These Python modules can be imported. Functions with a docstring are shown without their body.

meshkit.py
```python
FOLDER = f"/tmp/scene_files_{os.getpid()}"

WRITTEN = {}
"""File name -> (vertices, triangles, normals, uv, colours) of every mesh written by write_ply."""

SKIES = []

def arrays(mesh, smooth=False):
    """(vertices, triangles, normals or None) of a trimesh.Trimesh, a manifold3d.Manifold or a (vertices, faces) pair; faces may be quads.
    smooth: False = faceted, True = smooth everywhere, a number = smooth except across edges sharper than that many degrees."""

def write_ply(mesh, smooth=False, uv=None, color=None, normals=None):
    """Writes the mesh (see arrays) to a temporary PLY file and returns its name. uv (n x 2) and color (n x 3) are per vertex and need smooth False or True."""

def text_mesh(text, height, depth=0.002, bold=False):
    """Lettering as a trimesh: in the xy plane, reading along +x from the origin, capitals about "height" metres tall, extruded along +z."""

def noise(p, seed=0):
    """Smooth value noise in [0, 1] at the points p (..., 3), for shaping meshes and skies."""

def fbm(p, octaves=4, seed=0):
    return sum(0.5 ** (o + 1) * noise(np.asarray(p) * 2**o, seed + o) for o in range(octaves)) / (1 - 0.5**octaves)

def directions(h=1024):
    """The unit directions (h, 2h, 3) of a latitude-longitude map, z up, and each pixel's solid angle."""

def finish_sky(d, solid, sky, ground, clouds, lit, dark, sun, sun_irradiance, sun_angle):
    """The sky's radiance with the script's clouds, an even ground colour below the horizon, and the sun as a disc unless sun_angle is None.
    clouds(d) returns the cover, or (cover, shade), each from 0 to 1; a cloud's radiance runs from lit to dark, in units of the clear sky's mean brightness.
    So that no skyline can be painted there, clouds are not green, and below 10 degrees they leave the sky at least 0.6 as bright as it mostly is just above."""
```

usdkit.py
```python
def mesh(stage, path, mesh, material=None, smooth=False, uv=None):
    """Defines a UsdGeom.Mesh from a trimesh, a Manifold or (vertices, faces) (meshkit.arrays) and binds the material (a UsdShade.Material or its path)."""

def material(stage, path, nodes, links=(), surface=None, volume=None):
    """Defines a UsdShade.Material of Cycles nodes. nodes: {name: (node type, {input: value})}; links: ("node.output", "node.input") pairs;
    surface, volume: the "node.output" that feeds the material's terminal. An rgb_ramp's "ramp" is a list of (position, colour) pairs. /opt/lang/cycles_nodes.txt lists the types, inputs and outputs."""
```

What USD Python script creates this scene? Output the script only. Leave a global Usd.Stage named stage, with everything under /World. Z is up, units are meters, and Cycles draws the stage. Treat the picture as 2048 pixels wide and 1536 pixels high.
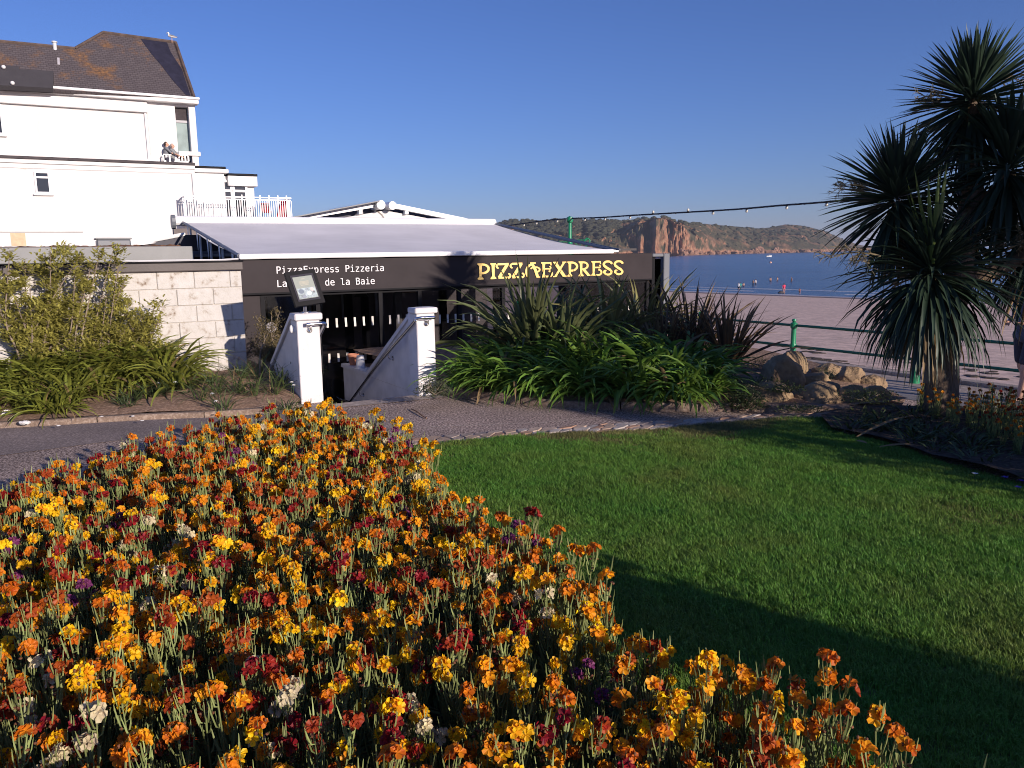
import glob, math, random
import numpy as np, trimesh, manifold3d as m3, shapely, shapely.geometry as sg, shapely.ops as so, shapely.affinity as sa
import usdkit, meshkit
from meshkit import noise, fbm
from pxr import Usd, UsdGeom, UsdLux, UsdShade, Sdf, Gf, Vt

RNG = np.random.default_rng(7)
random.seed(7)
stage = Usd.Stage.CreateInMemory()
UsdGeom.SetStageUpAxis(stage, 'Z')
UsdGeom.SetStageMetersPerUnit(stage, 1.0)
W = UsdGeom.Xform.Define(stage, '/World')
UsdGeom.Scope.Define(stage, '/World/Looks')

# ------------------------------------------------------------------ camera, sky, sun, exposure
F, CX, CY = 1600., 1024., 768.
PITCH, ROLL = math.radians(9.27), .015
_r0 = np.array([1, 0, 0.]); FW = np.array([0, math.cos(PITCH), -math.sin(PITCH)]); _u0 = np.array([0, math.sin(PITCH), math.cos(PITCH)])
RT = _r0*math.cos(ROLL)-_u0*math.sin(ROLL); UP = _u0*math.cos(ROLL)+_r0*math.sin(ROLL)
EYE = np.array([0, 0, 1.6])
EXPOSURE = 0.34
SUN_AZ, SUN_EL = math.radians(44), math.radians(14)      # azimuth to the right of straight behind the camera
SUN = np.array([math.cos(SUN_EL)*math.sin(SUN_AZ), -math.cos(SUN_EL)*math.cos(SUN_AZ), math.sin(SUN_EL)])
SUN_I, SKY_S = 1.2, 0.1

cam = UsdGeom.Camera.Define(stage, '/World/camera')
cam.CreateFocalLengthAttr(20.0); cam.CreateHorizontalApertureAttr(20.0*2048/F); cam.CreateVerticalApertureAttr(20.0*1536/F)
cam.CreateClippingRangeAttr((.05, 60000.)); cam.CreateFStopAttr(0.0); cam.CreateExposureAttr(EXPOSURE)
_m = np.eye(4); _m[0, :3] = RT; _m[1, :3] = UP; _m[2, :3] = -FW; _m[3, :3] = EYE
cam.AddTransformOp().Set(Gf.Matrix4d(*_m.ravel().tolist()))

sky_mat = usdkit.material(stage, '/World/Looks/sky', {
    's': ('sky_texture', {'sky_type': 'single_scattering', 'sun_disc': False, 'sun_elevation': SUN_EL, 'sun_rotation': math.atan2(SUN[0], SUN[1]), 'altitude': 0.0, 'air_density': 1.0, 'aerosol_density': 0.45, 'ozone_density': 6.0}),
    'h': ('hsv', {'hue': 0.5, 'saturation': 1.0, 'value': 1.0, 'fac': 1.0}),
    'tint': ('mix_color', {'blend_type': 'multiply', 'fac': 1.0, 'b': (.86, .75, 1.0), 'use_clamp': False}),
    'b': ('background_shader', {'strength': SKY_S})}, [('s.color', 'h.color'), ('h.color', 'tint.a'), ('tint.result', 'b.color')], surface='b.background')
dome = UsdLux.DomeLight.Define(stage, '/World/sky')
UsdShade.MaterialBindingAPI.Apply(dome.GetPrim()).Bind(sky_mat)
dome.GetPrim().SetCustomDataByKey('kind', 'structure')
sun = UsdLux.DistantLight.Define(stage, '/World/sun')
sun.CreateIntensityAttr(SUN_I); sun.CreateAngleAttr(0.5); sun.CreateColorAttr((1.0, .86, .76)); sun.CreateNormalizeAttr(True)
_z = SUN; _x = np.cross([0, 0, 1.], _z); _x /= np.linalg.norm(_x); _y = np.cross(_z, _x)
_m = np.eye(4); _m[0, :3] = _x; _m[1, :3] = _y; _m[2, :3] = _z
sun.AddTransformOp().Set(Gf.Matrix4d(*_m.ravel().tolist()))

# ------------------------------------------------------------------ rays through the photograph: measured points at known depths, planes or heights
def ray(x, y): return FW+(x-CX)/F*RT-(y-CY)/F*UP
def G(x, y, z=0.):
    d = ray(x, y); return EYE+d*(z-EYE[2])/d[2]
def D(x, y, Y):
    d = ray(x, y); return EYE+d*Y/d[1]
def PL(x, y, p, n):
    d = ray(x, y); return EYE+d*np.dot(p-EYE, n)/np.dot(d, n)

# building frame: u along the front, v inwards
_d = ray(3850, 465); u = np.array([_d[0], _d[1], 0]); u /= np.linalg.norm(u); v = np.array([-u[1], u[0], 0]); Z = np.array([0, 0, 1.])
O = D(484, 519, 11.1); O0 = np.array([O[0], O[1], 0.])
def B(s, w, z): return O0+s*u+w*v+z*Z
def sw(p):
    q = np.asarray(p)-O0; return q@u, q@v, p[2]
def FP(x, y, w=0.): return sw(PL(x, y, O0+v*w, v))
def SP(x, y, s): return sw(PL(x, y, O0+u*s, u))

# ------------------------------------------------------------------ scene tree helpers
_used, _loc = {}, {'/World': np.zeros(3)}
def path_for(parent, name):
    k = (parent, name); n = _used.get(k, 0); _used[k] = n+1
    return f'{parent}/{name}' if n == 0 else f'{parent}/{name}_{n:03d}'
def tag(prim, label=None, cat=None, group=None, kind=None):
    for k, x in (('label', label), ('category', cat), ('group', group), ('kind', kind)):
        if x: prim.SetCustomDataByKey(k, x)
def thing(name, label, cat, loc=(0, 0, 0), group=None, kind=None):
    p = path_for('/World', name); x = UsdGeom.Xform.Define(stage, p); x.AddTranslateOp().Set(Gf.Vec3d(*map(float, loc)))
    tag(x.GetPrim(), label, cat, group, kind); _loc[p] = np.asarray(loc, float); return p
def part(parent, name, mesh, mat, label=None, smooth=False, kind=None):
    """A mesh, given in world coordinates, as a part of parent (or a top-level object when parent is /World)."""
    p = path_for(parent, name); off = _loc[parent]
    vv, ff, nn = meshkit.arrays(mesh.get() if isinstance(mesh, MB) else mesh, smooth)
    m = usdkit.mesh(stage, p, (vv-off, ff), None)
    if nn is not None:
        m.CreateNormalsAttr(Vt.Vec3fArray.FromNumpy(nn.astype(np.float32))); m.SetNormalsInterpolation('vertex')
    UsdShade.MaterialBindingAPI.Apply(m.GetPrim()).Bind(mat)
    tag(m.GetPrim(), label, kind=kind); _loc[p] = off; return p
def single(name, mesh, mat, label=None, cat=None, group=None, kind=None, smooth=False):
    p = part('/World', name, mesh, mat, None, smooth); tag(stage.GetPrimAtPath(p), label, cat, group, kind); return p
def proto(name):
    p = f'/World/_{name}'; stage.CreateClassPrim(p); _loc[p] = np.zeros(3); return p
def place(src, name, label, cat, loc, rz=0., sc=1., group=None, tilt=(0, 0)):
    p = path_for('/World', name); x = UsdGeom.Xform.Define(stage, p)
    x.AddTranslateOp().Set(Gf.Vec3d(*map(float, loc))); x.AddRotateXYZOp().Set(Gf.Vec3f(float(tilt[0]), float(tilt[1]), math.degrees(rz)))
    x.AddScaleOp().Set(Gf.Vec3f(*([float(sc)]*3 if np.ndim(sc) == 0 else map(float, sc))))
    x.GetPrim().GetReferences().AddInternalReference(src); x.GetPrim().SetInstanceable(True)
    tag(x.GetPrim(), label, cat, group); return p
def scatter(name, protos, pos, rz, sc, idx, kind='stuff', label=None, cat=None, tilt=None, parent='/World'):
    """protos: list of (mesh, material) lists."""
    p = path_for(parent, name); pi = UsdGeom.PointInstancer.Define(stage, p); _loc[p] = np.zeros(3); targets = []
    for k, pr in enumerate(protos):
        q = f'{p}/source_{k:03d}'; UsdGeom.Xform.Define(stage, q); _loc[q] = np.zeros(3); targets.append(q)
        for nm, me, ma, sm in pr: part(q, nm, me, ma, smooth=sm)
    pi.CreatePrototypesRel().SetTargets(targets)
    pi.CreatePositionsAttr(Vt.Vec3fArray.FromNumpy(np.asarray(pos, np.float32)))
    h = np.asarray(rz)/2; n = len(h)
    q = np.stack([np.cos(h), np.zeros(n), np.zeros(n), np.sin(h)], 1)
    if tilt is not None:   # tilt about the y axis first
        a = np.asarray(tilt)/2; q = np.stack([np.cos(h)*np.cos(a), -np.sin(h)*np.sin(a), np.cos(h)*np.sin(a), np.sin(h)*np.cos(a)], 1)
    pi.CreateOrientationsAttr(Vt.QuathArray([Gf.Quath(*map(float, x)) for x in q]))
    s = np.asarray(sc, np.float32); pi.CreateScalesAttr(Vt.Vec3fArray.FromNumpy(np.repeat(s[:, None], 3, 1) if s.ndim == 1 else s))
    pi.CreateProtoIndicesAttr(Vt.IntArray.FromNumpy(np.asarray(idx, np.int32)))
    tag(pi.GetPrim(), label, cat, kind=kind); return p

class MB:
    """Collects shapes into one mesh."""
    def __init__(s): s.v, s.f, s.n = [], [], 0
    def add(s, vv, ff):
        vv = np.asarray(vv, float); ff = np.asarray(ff, int)
        if ff.shape[1] == 4: ff = np.vstack([ff[:, :3], ff[:, [0, 2, 3]]])
        s.v.append(vv); s.f.append(ff+s.n); s.n += len(vv); return s
    def mesh(s, m, T=None):
        vv, ff, _ = meshkit.arrays(m)
        if T is not None: vv = vv@T[:3, :3].T+T[:3, 3]
        return s.add(vv, ff)
    def box(s, p, a, b, c, bev=0.):
        p, a, b, c = (np.asarray(x, float) for x in (p, a, b, c))
        if np.dot(np.cross(a, b), c) < 0: a, b = b, a
        if bev:
            L = [np.linalg.norm(x) for x in (a, b, c)]; bev = min(bev, min(L)*.45)
            pts = []
            for i in (0, 1):
                for j in (0, 1):
                    for k in (0, 1):
                        cor = np.array([i, j, k], float)*L; sg_ = 1-2*np.array([i, j, k])
                        for ax in range(3):
                            o = cor+sg_*bev; o[ax] = cor[ax]; pts.append(o)
            h = trimesh.convex.convex_hull(np.array(pts)); M = np.stack([a/L[0], b/L[1], c/L[2]])
            return s.add(h.vertices@M+p, h.faces)
        q = [p+i*a+j*b+k*c for k in (0, 1) for j in (0, 1) for i in (0, 1)]
        return s.add(q, [[0, 2, 3, 1], [4, 5, 7, 6], [0, 1, 5, 4], [2, 6, 7, 3], [0, 4, 6, 2], [1, 3, 7, 5]])
    def bb(s, s0, s1, w0, w1, z0, z1, bev=0.):
        return s.box(B(s0, w0, z0), u*(s1-s0), v*(w1-w0), Z*(z1-z0), bev)
    def slab(s, pts, vec):
        """A planar polygon pushed along vec."""
        pts = np.asarray(pts, float); vec = np.asarray(vec, float); n = len(pts); o = pts[0]
        nn = sum(np.cross(pts[i]-o, pts[(i+1) % n]-o) for i in range(n)); nn /= np.linalg.norm(nn)
        ex = pts[1]-o; ex /= np.linalg.norm(ex); ey = np.cross(nn, ex)
        xy = np.stack([(pts-o)@ex, (pts-o)@ey], 1)
        tv, tf = trimesh.creation.triangulate_polygon(sg.Polygon(xy), engine='earcut')
        P3 = o+tv[:, :1]*ex+tv[:, 1:2]*ey; k = len(P3)
        flip = np.dot(nn, vec) > 0
        a, b = (tf[:, ::-1], tf) if flip else (tf, tf[:, ::-1])
        s.add(np.vstack([P3, P3+vec]), np.vstack([a, b+k]))
        for i in range(n):
            j = (i+1) % n; q = [[0, 1, 2, 3]] if flip else [[3, 2, 1, 0]]
            s.add([pts[i], pts[j], pts[j]+vec, pts[i]+vec], q)
        return s
    def tube(s, pts, r, sides=8, cap=True):
        p = np.asarray(pts, float); r = np.broadcast_to(np.asarray(r, float), (len(p),))
        t = np.gradient(p, axis=0); t /= np.linalg.norm(t, axis=1, keepdims=True)+1e-12
        a = np.cross(t[0], [0, 0, 1.] if abs(t[0][2]) < .9 else [1., 0, 0]); vs = []
        for i in range(len(p)):
            a = a-t[i]*np.dot(a, t[i]); a /= np.linalg.norm(a)+1e-12; b = np.cross(t[i], a)
            an = np.arange(sides)*2*np.pi/sides
            vs.append(p[i]+r[i]*(np.cos(an)[:, None]*a+np.sin(an)[:, None]*b))
        vs = np.vstack(vs); i, j = np.meshgrid(np.arange(len(p)-1), np.arange(sides), indexing='ij'); j2 = (j+1) % sides
        q = np.stack([i*sides+j, i*sides+j2, (i+1)*sides+j2, (i+1)*sides+j], -1).reshape(-1, 4)
        f = np.vstack([q[:, [0, 1, 2]], q[:, [0, 2, 3]]])
        if cap:
            k = len(vs); e = (len(p)-1)*sides; vs = np.vstack([vs, p[:1], p[-1:]])
            f = np.vstack([f]+[[[k, (x+1) % sides, x]] for x in range(sides)]+[[[k+1, e+x, e+(x+1) % sides]] for x in range(sides)])
        return s.add(vs, f)
    def lathe(s, prof, base, sides=14):
        prof = np.asarray(prof, float); an = np.arange(sides)*2*np.pi/sides
        vs = np.stack([prof[:, 0][:, None]*np.cos(an), prof[:, 0][:, None]*np.sin(an), np.repeat(prof[:, 1][:, None], sides, 1)], -1).reshape(-1, 3)+np.asarray(base)
        n = len(prof); i, j = np.meshgrid(np.arange(n-1), np.arange(sides), indexing='ij'); j2 = (j+1) % sides
        return s.add(vs, np.stack([i*sides+j, i*sides+j2, (i+1)*sides+j2, (i+1)*sides+j], -1).reshape(-1, 4))
    def ball(s, c, r, sub=2, jit=0., seed=0, freq=2.):
        m = trimesh.creation.icosphere(sub, 1.0); vv = m.vertices.copy()
        if jit: vv = vv*(1+jit*(2*fbm(vv*freq+seed*7.3, 3, seed)-1))[:, None]
        return s.add(vv*np.asarray(r)+np.asarray(c), m.faces)
    def get(s): return np.vstack(s.v), np.vstack(s.f)

# ------------------------------------------------------------------ materials
def M(name, col, rough=.6, var=.15, scale=6., bump=0., bscale=60., spec=.5, metal=0., detail=3., col2=None, rnd=0., transl=0., transl_col=None, obj=False, coat=0., bdist=.01, ramp=None, stretch=None):
    col = np.array(col, float)
    n = {'p': ('principled_bsdf', {'roughness': rough, 'specular_ior_level': spec, 'metallic': metal, 'coat_weight': coat})}
    L = []
    if obj: n['t'] = ('texture_coordinate', {}); src = 't.object'
    else: n['t'] = ('geometry', {}); src = 't.position'
    if stretch is not None:
        n['mp'] = ('mapping', {'scale': stretch}); L.append((src, 'mp.vector')); src = 'mp.vector'
    n['n'] = ('noise_texture', {'scale': scale, 'detail': detail, 'roughness': .6}); L.append((src, 'n.vector'))
    a, b = (col*(1-var), col*(1+var)) if col2 is None else (col, np.array(col2, float))
    n['r'] = ('rgb_ramp', {'ramp': ramp or [(.3, a), (.7, b)]}); L.append(('n.fac', 'r.fac'))
    out = 'r.color'
    if rnd:
        n['oi'] = ('object_info', {}); n['mr'] = ('map_range', {'from_min': 0., 'from_max': 1., 'to_min': 1-rnd, 'to_max': 1+rnd}); n['hv'] = ('hsv', {'hue': .5, 'saturation': 1., 'value': 1., 'fac': 1.})
        n['m2'] = ('map_range', {'from_min': 0., 'from_max': 1., 'to_min': .5-rnd*.05, 'to_max': .5+rnd*.05})
        L += [('oi.random', 'mr.value'), ('mr.result', 'hv.value'), ('oi.random', 'm2.value'), ('m2.result', 'hv.hue'), (out, 'hv.color')]; out = 'hv.color'
    L.append((out, 'p.base_color'))
    if bump:
        n['bn'] = ('noise_texture', {'scale': bscale, 'detail': 4., 'roughness': .65}); n['bu'] = ('bump', {'strength': bump, 'distance': bdist})
        L += [(src, 'bn.vector'), ('bn.fac', 'bu.height'), ('bu.normal', 'p.normal')]
    surf = 'p.BSDF'
    if transl:
        n['tr'] = ('translucent_bsdf', {}); n['mx'] = ('mix_closure', {'fac': transl})
        if transl_col is not None: n['tr'] = ('translucent_bsdf', {'color': transl_col})
        else: L.append((out, 'tr.color'))
        L += [('p.BSDF', 'mx.closure1'), ('tr.BSDF', 'mx.closure2')]; surf = 'mx.closure'
    return usdkit.material(stage, f'/World/Looks/{name}', n, L, surface=surf)

def speckled(name, base, grit, gscale, rough=.85, big=None, bump=.5, bscale=90., amount=(.5, .62), bdist=.006):
    """A ground of two tones of grit over slow patches."""
    n = {'t': ('geometry', {}), 'n': ('noise_texture', {'scale': gscale, 'detail': 2., 'roughness': .7}), 'r': ('rgb_ramp', {'ramp': [(amount[0]-.2, np.array(base)*.75), (amount[0], base), (amount[1], grit), (.9, np.array(grit)*1.3)]}),
         'n2': ('noise_texture', {'scale': .9, 'detail': 4., 'roughness': .6}), 'r2': ('rgb_ramp', {'ramp': [(.3, (.72, .72, .72)), (.7, (1.15, 1.13, 1.1))] if big is None else big}),
         'x': ('mix_color', {'blend_type': 'multiply', 'fac': 1., 'use_clamp': False}), 'p': ('principled_bsdf', {'roughness': rough, 'specular_ior_level': .25}),
         'bn': ('noise_texture', {'scale': bscale, 'detail': 3.}), 'bu': ('bump', {'strength': bump, 'distance': bdist})}
    L = [('t.position', 'n.vector'), ('t.position', 'n2.vector'), ('t.position', 'bn.vector'), ('n.fac', 'r.fac'), ('n2.fac', 'r2.fac'), ('r.color', 'x.a'), ('r2.color', 'x.b'), ('x.result', 'p.base_color'), ('bn.fac', 'bu.height'), ('bu.normal', 'p.normal')]
    return usdkit.material(stage, f'/World/Looks/{name}', n, L, surface='p.BSDF')

white_paint = M('white_paint', (.66, .65, .64), .55, .05, 1.5, .25, 40.)
white_render = M('white_render', (.62, .61, .595), .8, .09, 1.1, .5, 9., bdist=.02, stretch=(1, 1, .15), detail=6.)
white_metal = M('white_metal', (.8, .8, .8), .35, .03)
blockwork = M('blockwork', (.5, .47, .43), .9, .1, 11., .9, 45., ramp=[(.29, (.20, .15, .11)), (.36, (.40, .36, .31)), (.44, (.50, .48, .44)), (.75, (.56, .54, .51))], bdist=.008, detail=6.)
mortar = M('mortar', (.50, .46, .40), .95, .15, 20.)
dark_fascia = M('dark_fascia', (.034, .028, .030), .6, .12, 3., .1, 30., spec=.12)
black_frame = M('black_frame', (.008, .008, .010), .6, .1, spec=.12)
grey_metal = M('grey_metal', (.13, .14, .155), .45, .06, 2.)
grey_fascia = M('grey_fascia', (.22, .225, .22), .6, .1, 2.)
brown_trim = M('brown_trim', (.075, .06, .055), .55, .35, 1.2, .15, 30.)
awning_cloth = M('awning_cloth', (.70, .68, .68), .85, .09, .9, .2, 200., bdist=.002)
gold = M('gold', (.80, .56, .17), .38, .08, 4., metal=.25)
chrome = M('chrome', (.75, .75, .77), .14, .04, metal=1.)
asphalt = speckled('asphalt', (.18, .133, .115), (.62, .49, .42), 48., amount=(.47, .58), bump=.8, bscale=70.)
smooth_asphalt = speckled('smooth_asphalt', (.22, .18, .17), (.36, .30, .28), 55., bump=.25)
soil = speckled('soil', (.27, .175, .12), (.38, .26, .185), 26., .95, bump=.5, bscale=34., bdist=.02)
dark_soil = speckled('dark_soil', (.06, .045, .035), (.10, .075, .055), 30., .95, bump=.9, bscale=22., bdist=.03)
kerb_mat = speckled('kerb_stone', (.24, .175, .135), (.33, .26, .21), 35., .9, bump=.5)
concrete = speckled('concrete', (.36, .30, .265), (.45, .385, .34), 14., .85, bump=.25)
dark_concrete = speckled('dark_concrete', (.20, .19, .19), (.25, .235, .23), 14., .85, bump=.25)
sand = speckled('sand', (.60, .45, .37), (.70, .525, .435), 2.6, .95, big=[(.3, (.80, .80, .82)), (.7, (1.08, 1.06, 1.04))], bump=.35, bscale=2.2, bdist=.05)
rock_mat = M('boulder_rock', (.40, .30, .20), .9, .2, 5., .9, 14., ramp=[(.3, (.13, .09, .06)), (.45, (.25, .17, .10)), (.62, (.33, .235, .13)), (.8, (.40, .32, .23))], bdist=.03, detail=6.)
green_paint = M('green_paint', (.008, .20, .085), .35, .15, 6., .1, 30., coat=.3)
rope_black = M('cable_black', (.02, .02, .022), .5, .1)
bulb_mat = M('bulb_white', (.55, .53, .45), .25, .03)
bark = M('palm_bark', (.16, .115, .08), .95, .3, 12., .9, 30., stretch=(1, 1, .35), bdist=.02)
stem_mat = M('woody_stem', (.24, .19, .14), .9, .25, 15., .4, 60.)
glass = usdkit.material(stage, '/World/Looks/glass', {'f': ('fresnel', {'IOR': 1.5}), 't': ('transparent_bsdf', {'color': (.82, .84, .86)}), 'g': ('glossy_bsdf', {'roughness': .02, 'color': (1, 1, 1)}), 'm': ('mix_closure', {})},
    [('f.fac', 'm.fac'), ('t.BSDF', 'm.closure1'), ('g.BSDF', 'm.closure2')], surface='m.closure')
window_dark = M('window_pane', (.02, .024, .03), .06, .2, 1.5, spec=.6)
agapanthus_mat = M('strap_leaf', (.125, .225, .035), .42, .3, 3., rnd=.22, transl=.25, obj=True, spec=.4)
agapanthus_left_mat = M('strap_leaf_olive', (.19, .21, .035), .42, .35, 3., rnd=.25, transl=.25, obj=True, spec=.4)
flax_mat = M('flax_leaf', (.10, .12, .05), .45, .3, 3., rnd=.25, transl=.15, obj=True, spec=.4)
flax_bronze = M('flax_leaf_bronze', (.15, .10, .055), .45, .35, 3., rnd=.25, transl=.15, obj=True, spec=.4)
dark_leaf = M('dark_leaf', (.055, .08, .028), .5, .3, 9., rnd=.2, transl=.15, obj=True)
narrow_leaf = M('narrow_leaf', (.075, .11, .035), .5, .3, 6., rnd=.2, transl=.2, obj=True)
shrub_leaf = M('shrub_leaf', (.33, .31, .075), .45, .4, 11., transl=.25, spec=.4)
twig_leaf = M('twig_leaf', (.17, .135, .06), .6, .4, 14., transl=.2)
cordyline_mat = M('cordyline_leaf', (.028, .050, .030), .45, .35, 2., transl=.12, spec=.4)
cordyline_young = M('cordyline_young_leaf', (.12, .17, .04), .45, .25, 3., transl=.25)
cordyline_dry = M('cordyline_dry_leaf', (.22, .15, .07), .7, .35, 5., transl=.2)
panicle_mat = M('flower_panicle', (.16, .125, .065), .8, .3, 10.)
grass_mat = M('grass_blade', (.085, .16, .022), .55, .3, 1.2, rnd=.25, transl=.3, spec=.3, ramp=[(.3, (.17, .25, .045)), (.5, (.135, .27, .04)), (.7, (.10, .25, .035))])
lawn_soil = M('lawn_turf', (.07, .09, .025), .95, .25, 8.)

# ------------------------------------------------------------------ leaves
def blade(L, Wd, e0, e1, az, base=(0, 0, 0), segs=6, twist=0., fold=.18, tip=.02, grow=.35, power=1.3):
    """A strap leaf: from base, rising at e0 and ending at e1 (radians above level), heading az."""
    t = np.linspace(0, 1, segs+1); e = e0+(e1-e0)*t**power
    st = np.stack([np.cos(e)*math.cos(az), np.cos(e)*math.sin(az), np.sin(e)], 1)*L/segs
    c = np.vstack([[0, 0, 0], np.cumsum((st[:-1]+st[1:])/2, 0)])+np.asarray(base)
    side = np.array([-math.sin(az), math.cos(az), 0.]); tn = st/np.linalg.norm(st, axis=1, keepdims=True); nrm = np.cross(tn, side)
    tw = twist*t; sd = np.cos(tw)[:, None]*side+np.sin(tw)[:, None]*nrm; nr = np.cross(tn, sd)
    w = Wd*np.where(t < grow, .55+.45*t/grow, np.maximum(tip, 1-((t-grow)/(1-grow))**1.8))
    a, b = c-sd*w[:, None]/2, c+sd*w[:, None]/2; mid = c-nr*(w*fold)[:, None]
    vv = np.stack([a, mid, b], 1).reshape(-1, 3); i = np.arange(segs)*3
    q = np.concatenate([np.stack([i, i+1, i+4, i+3], 1), np.stack([i+1, i+2, i+5, i+4], 1)])
    return vv, q

def clump(name, n, L, Wd, e0, e1, mat, spread=.08, seed=0, segs=6, dead=0, dead_mat=None, twist=.6):
    """A class prim of n separate leaves."""
    r = np.random.default_rng(seed); p = proto(name)
    for k in range(n):
        az = r.uniform(0, 2*np.pi); rad = spread*math.sqrt(r.random()); f = r.random()
        b = (rad*math.cos(az+.5), rad*math.sin(az+.5), 0); l = r.uniform(*L)
        part(p, 'leaf', blade(l, r.uniform(*Wd), e0[0]+(e0[1]-e0[0])*f, e1[0]+(e1[1]-e1[0])*f+r.normal(0, .15), az, b, segs, r.normal(0, twist)), dead_mat if k < dead else mat, smooth=True)
    return p
# ------------------------------------------------------------------ ground, path, lawn, promenade, beach, sea
def sheet(poly, zf, step=None, pts_extra=None):
    """A triangulated polygon with height zf(x, y); step adds inner points."""
    poly = sg.Polygon(poly) if not hasattr(poly, 'geom_type') else poly
    if step:
        x0, y0, x1, y1 = poly.bounds; gx, gy = np.meshgrid(np.arange(x0, x1, step), np.arange(y0, y1, step))
        inner = poly.buffer(-step*.4); pts = np.stack([gx.ravel(), gy.ravel()], 1)
        pts = pts[shapely.contains_xy(inner, pts[:, 0], pts[:, 1])]
        ring = shapely.segmentize(poly, step); bp = np.vstack([np.array(r.coords)[:-1] for r in [ring.exterior]+list(ring.interiors)])
        from scipy.spatial import Delaunay
        P = np.vstack([bp, pts]); t = Delaunay(P).simplices; c = P[t].mean(1)
        t = t[shapely.contains_xy(poly.buffer(1e-6), c[:, 0], c[:, 1])]
        a = P[t]; cr = (a[:, 1, 0]-a[:, 0, 0])*(a[:, 2, 1]-a[:, 0, 1])-(a[:, 1, 1]-a[:, 0, 1])*(a[:, 2, 0]-a[:, 0, 0])
        t = t[np.abs(cr) > 1e-9]; cr = cr[np.abs(cr) > 1e-9]; t[cr < 0] = t[cr < 0][:, ::-1]
    else:
        P, t = trimesh.creation.triangulate_polygon(poly, engine='earcut')
        a = P[t]; cr = (a[:, 1, 0]-a[:, 0, 0])*(a[:, 2, 1]-a[:, 0, 1])-(a[:, 1, 1]-a[:, 0, 1])*(a[:, 2, 0]-a[:, 0, 0]); t = np.array(t); t[cr < 0] = t[cr < 0][:, ::-1]
    return np.column_stack([P, zf(P[:, 0], P[:, 1]) if callable(zf) else np.full(len(P), float(zf))]), t
def B2(s, w): return tuple(B(s, w, 0)[:2])

bound = [(26, -22), (13, -6), (7.6, 1.5), (5.9, 4.6), (4.95, 6.3), (4.6, 7.6), (4.1, 8.6), (3.95, 9.2), (3.8, 10.6), (3.35, 12.6), (2.75, 14.8)]
garden = sg.Polygon([(-60, -30), (26, -30)]+bound+[B2(7.6, 0), B2(7.6, 30), B2(-60, 30)])
hole = so.unary_union([sg.Polygon([B2(.2, -3.02), B2(1.28, -3.02), B2(1.28, .0), B2(.2, .0)]), sg.Polygon([B2(0.02, -.06), B2(7.18, -.06), B2(7.18, 6.3), B2(0.02, 6.3)])]).buffer(.001)
single('ground', sheet(garden.difference(hole), 0.), asphalt, kind='structure')
mb = MB()
for a, b in zip(bound[:-1], bound[1:]): mb.add([(*a, 0), (*b, 0), (*b, -.52), (*a, -.52)], [[0, 1, 2, 3]])
single('garden_retaining_wall', mb, concrete, 'low concrete face below the garden edge beside the promenade', 'retaining wall')

# smoother asphalt along the left bed kerb, the join is visible as a line
kl = [G(*q) for q in [(-260, 868), (0, 858), (100, 852), (200, 846), (300, 840), (440, 835), (560, 826), (604, 812)]]
kl2 = [G(*q) for q in [(-300, 935), (0, 912), (100, 899), (200, 886), (300, 875), (440, 862), (600, 842), (700, 822)]]
single('path', sheet(sg.Polygon([p[:2] for p in kl]+[p[:2] for p in kl2[::-1]]).buffer(0), .004), smooth_asphalt, kind='structure')
# concrete threshold at the head of the stairs
single('stair_threshold', sheet([B2(-.45, -3.22), B2(.2, -3.28), B2(1.45, -3.36), B2(1.45, -3.03), B2(.2, -3.03), B2(-.3, -2.85)], .008), concrete, kind='structure')

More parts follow.
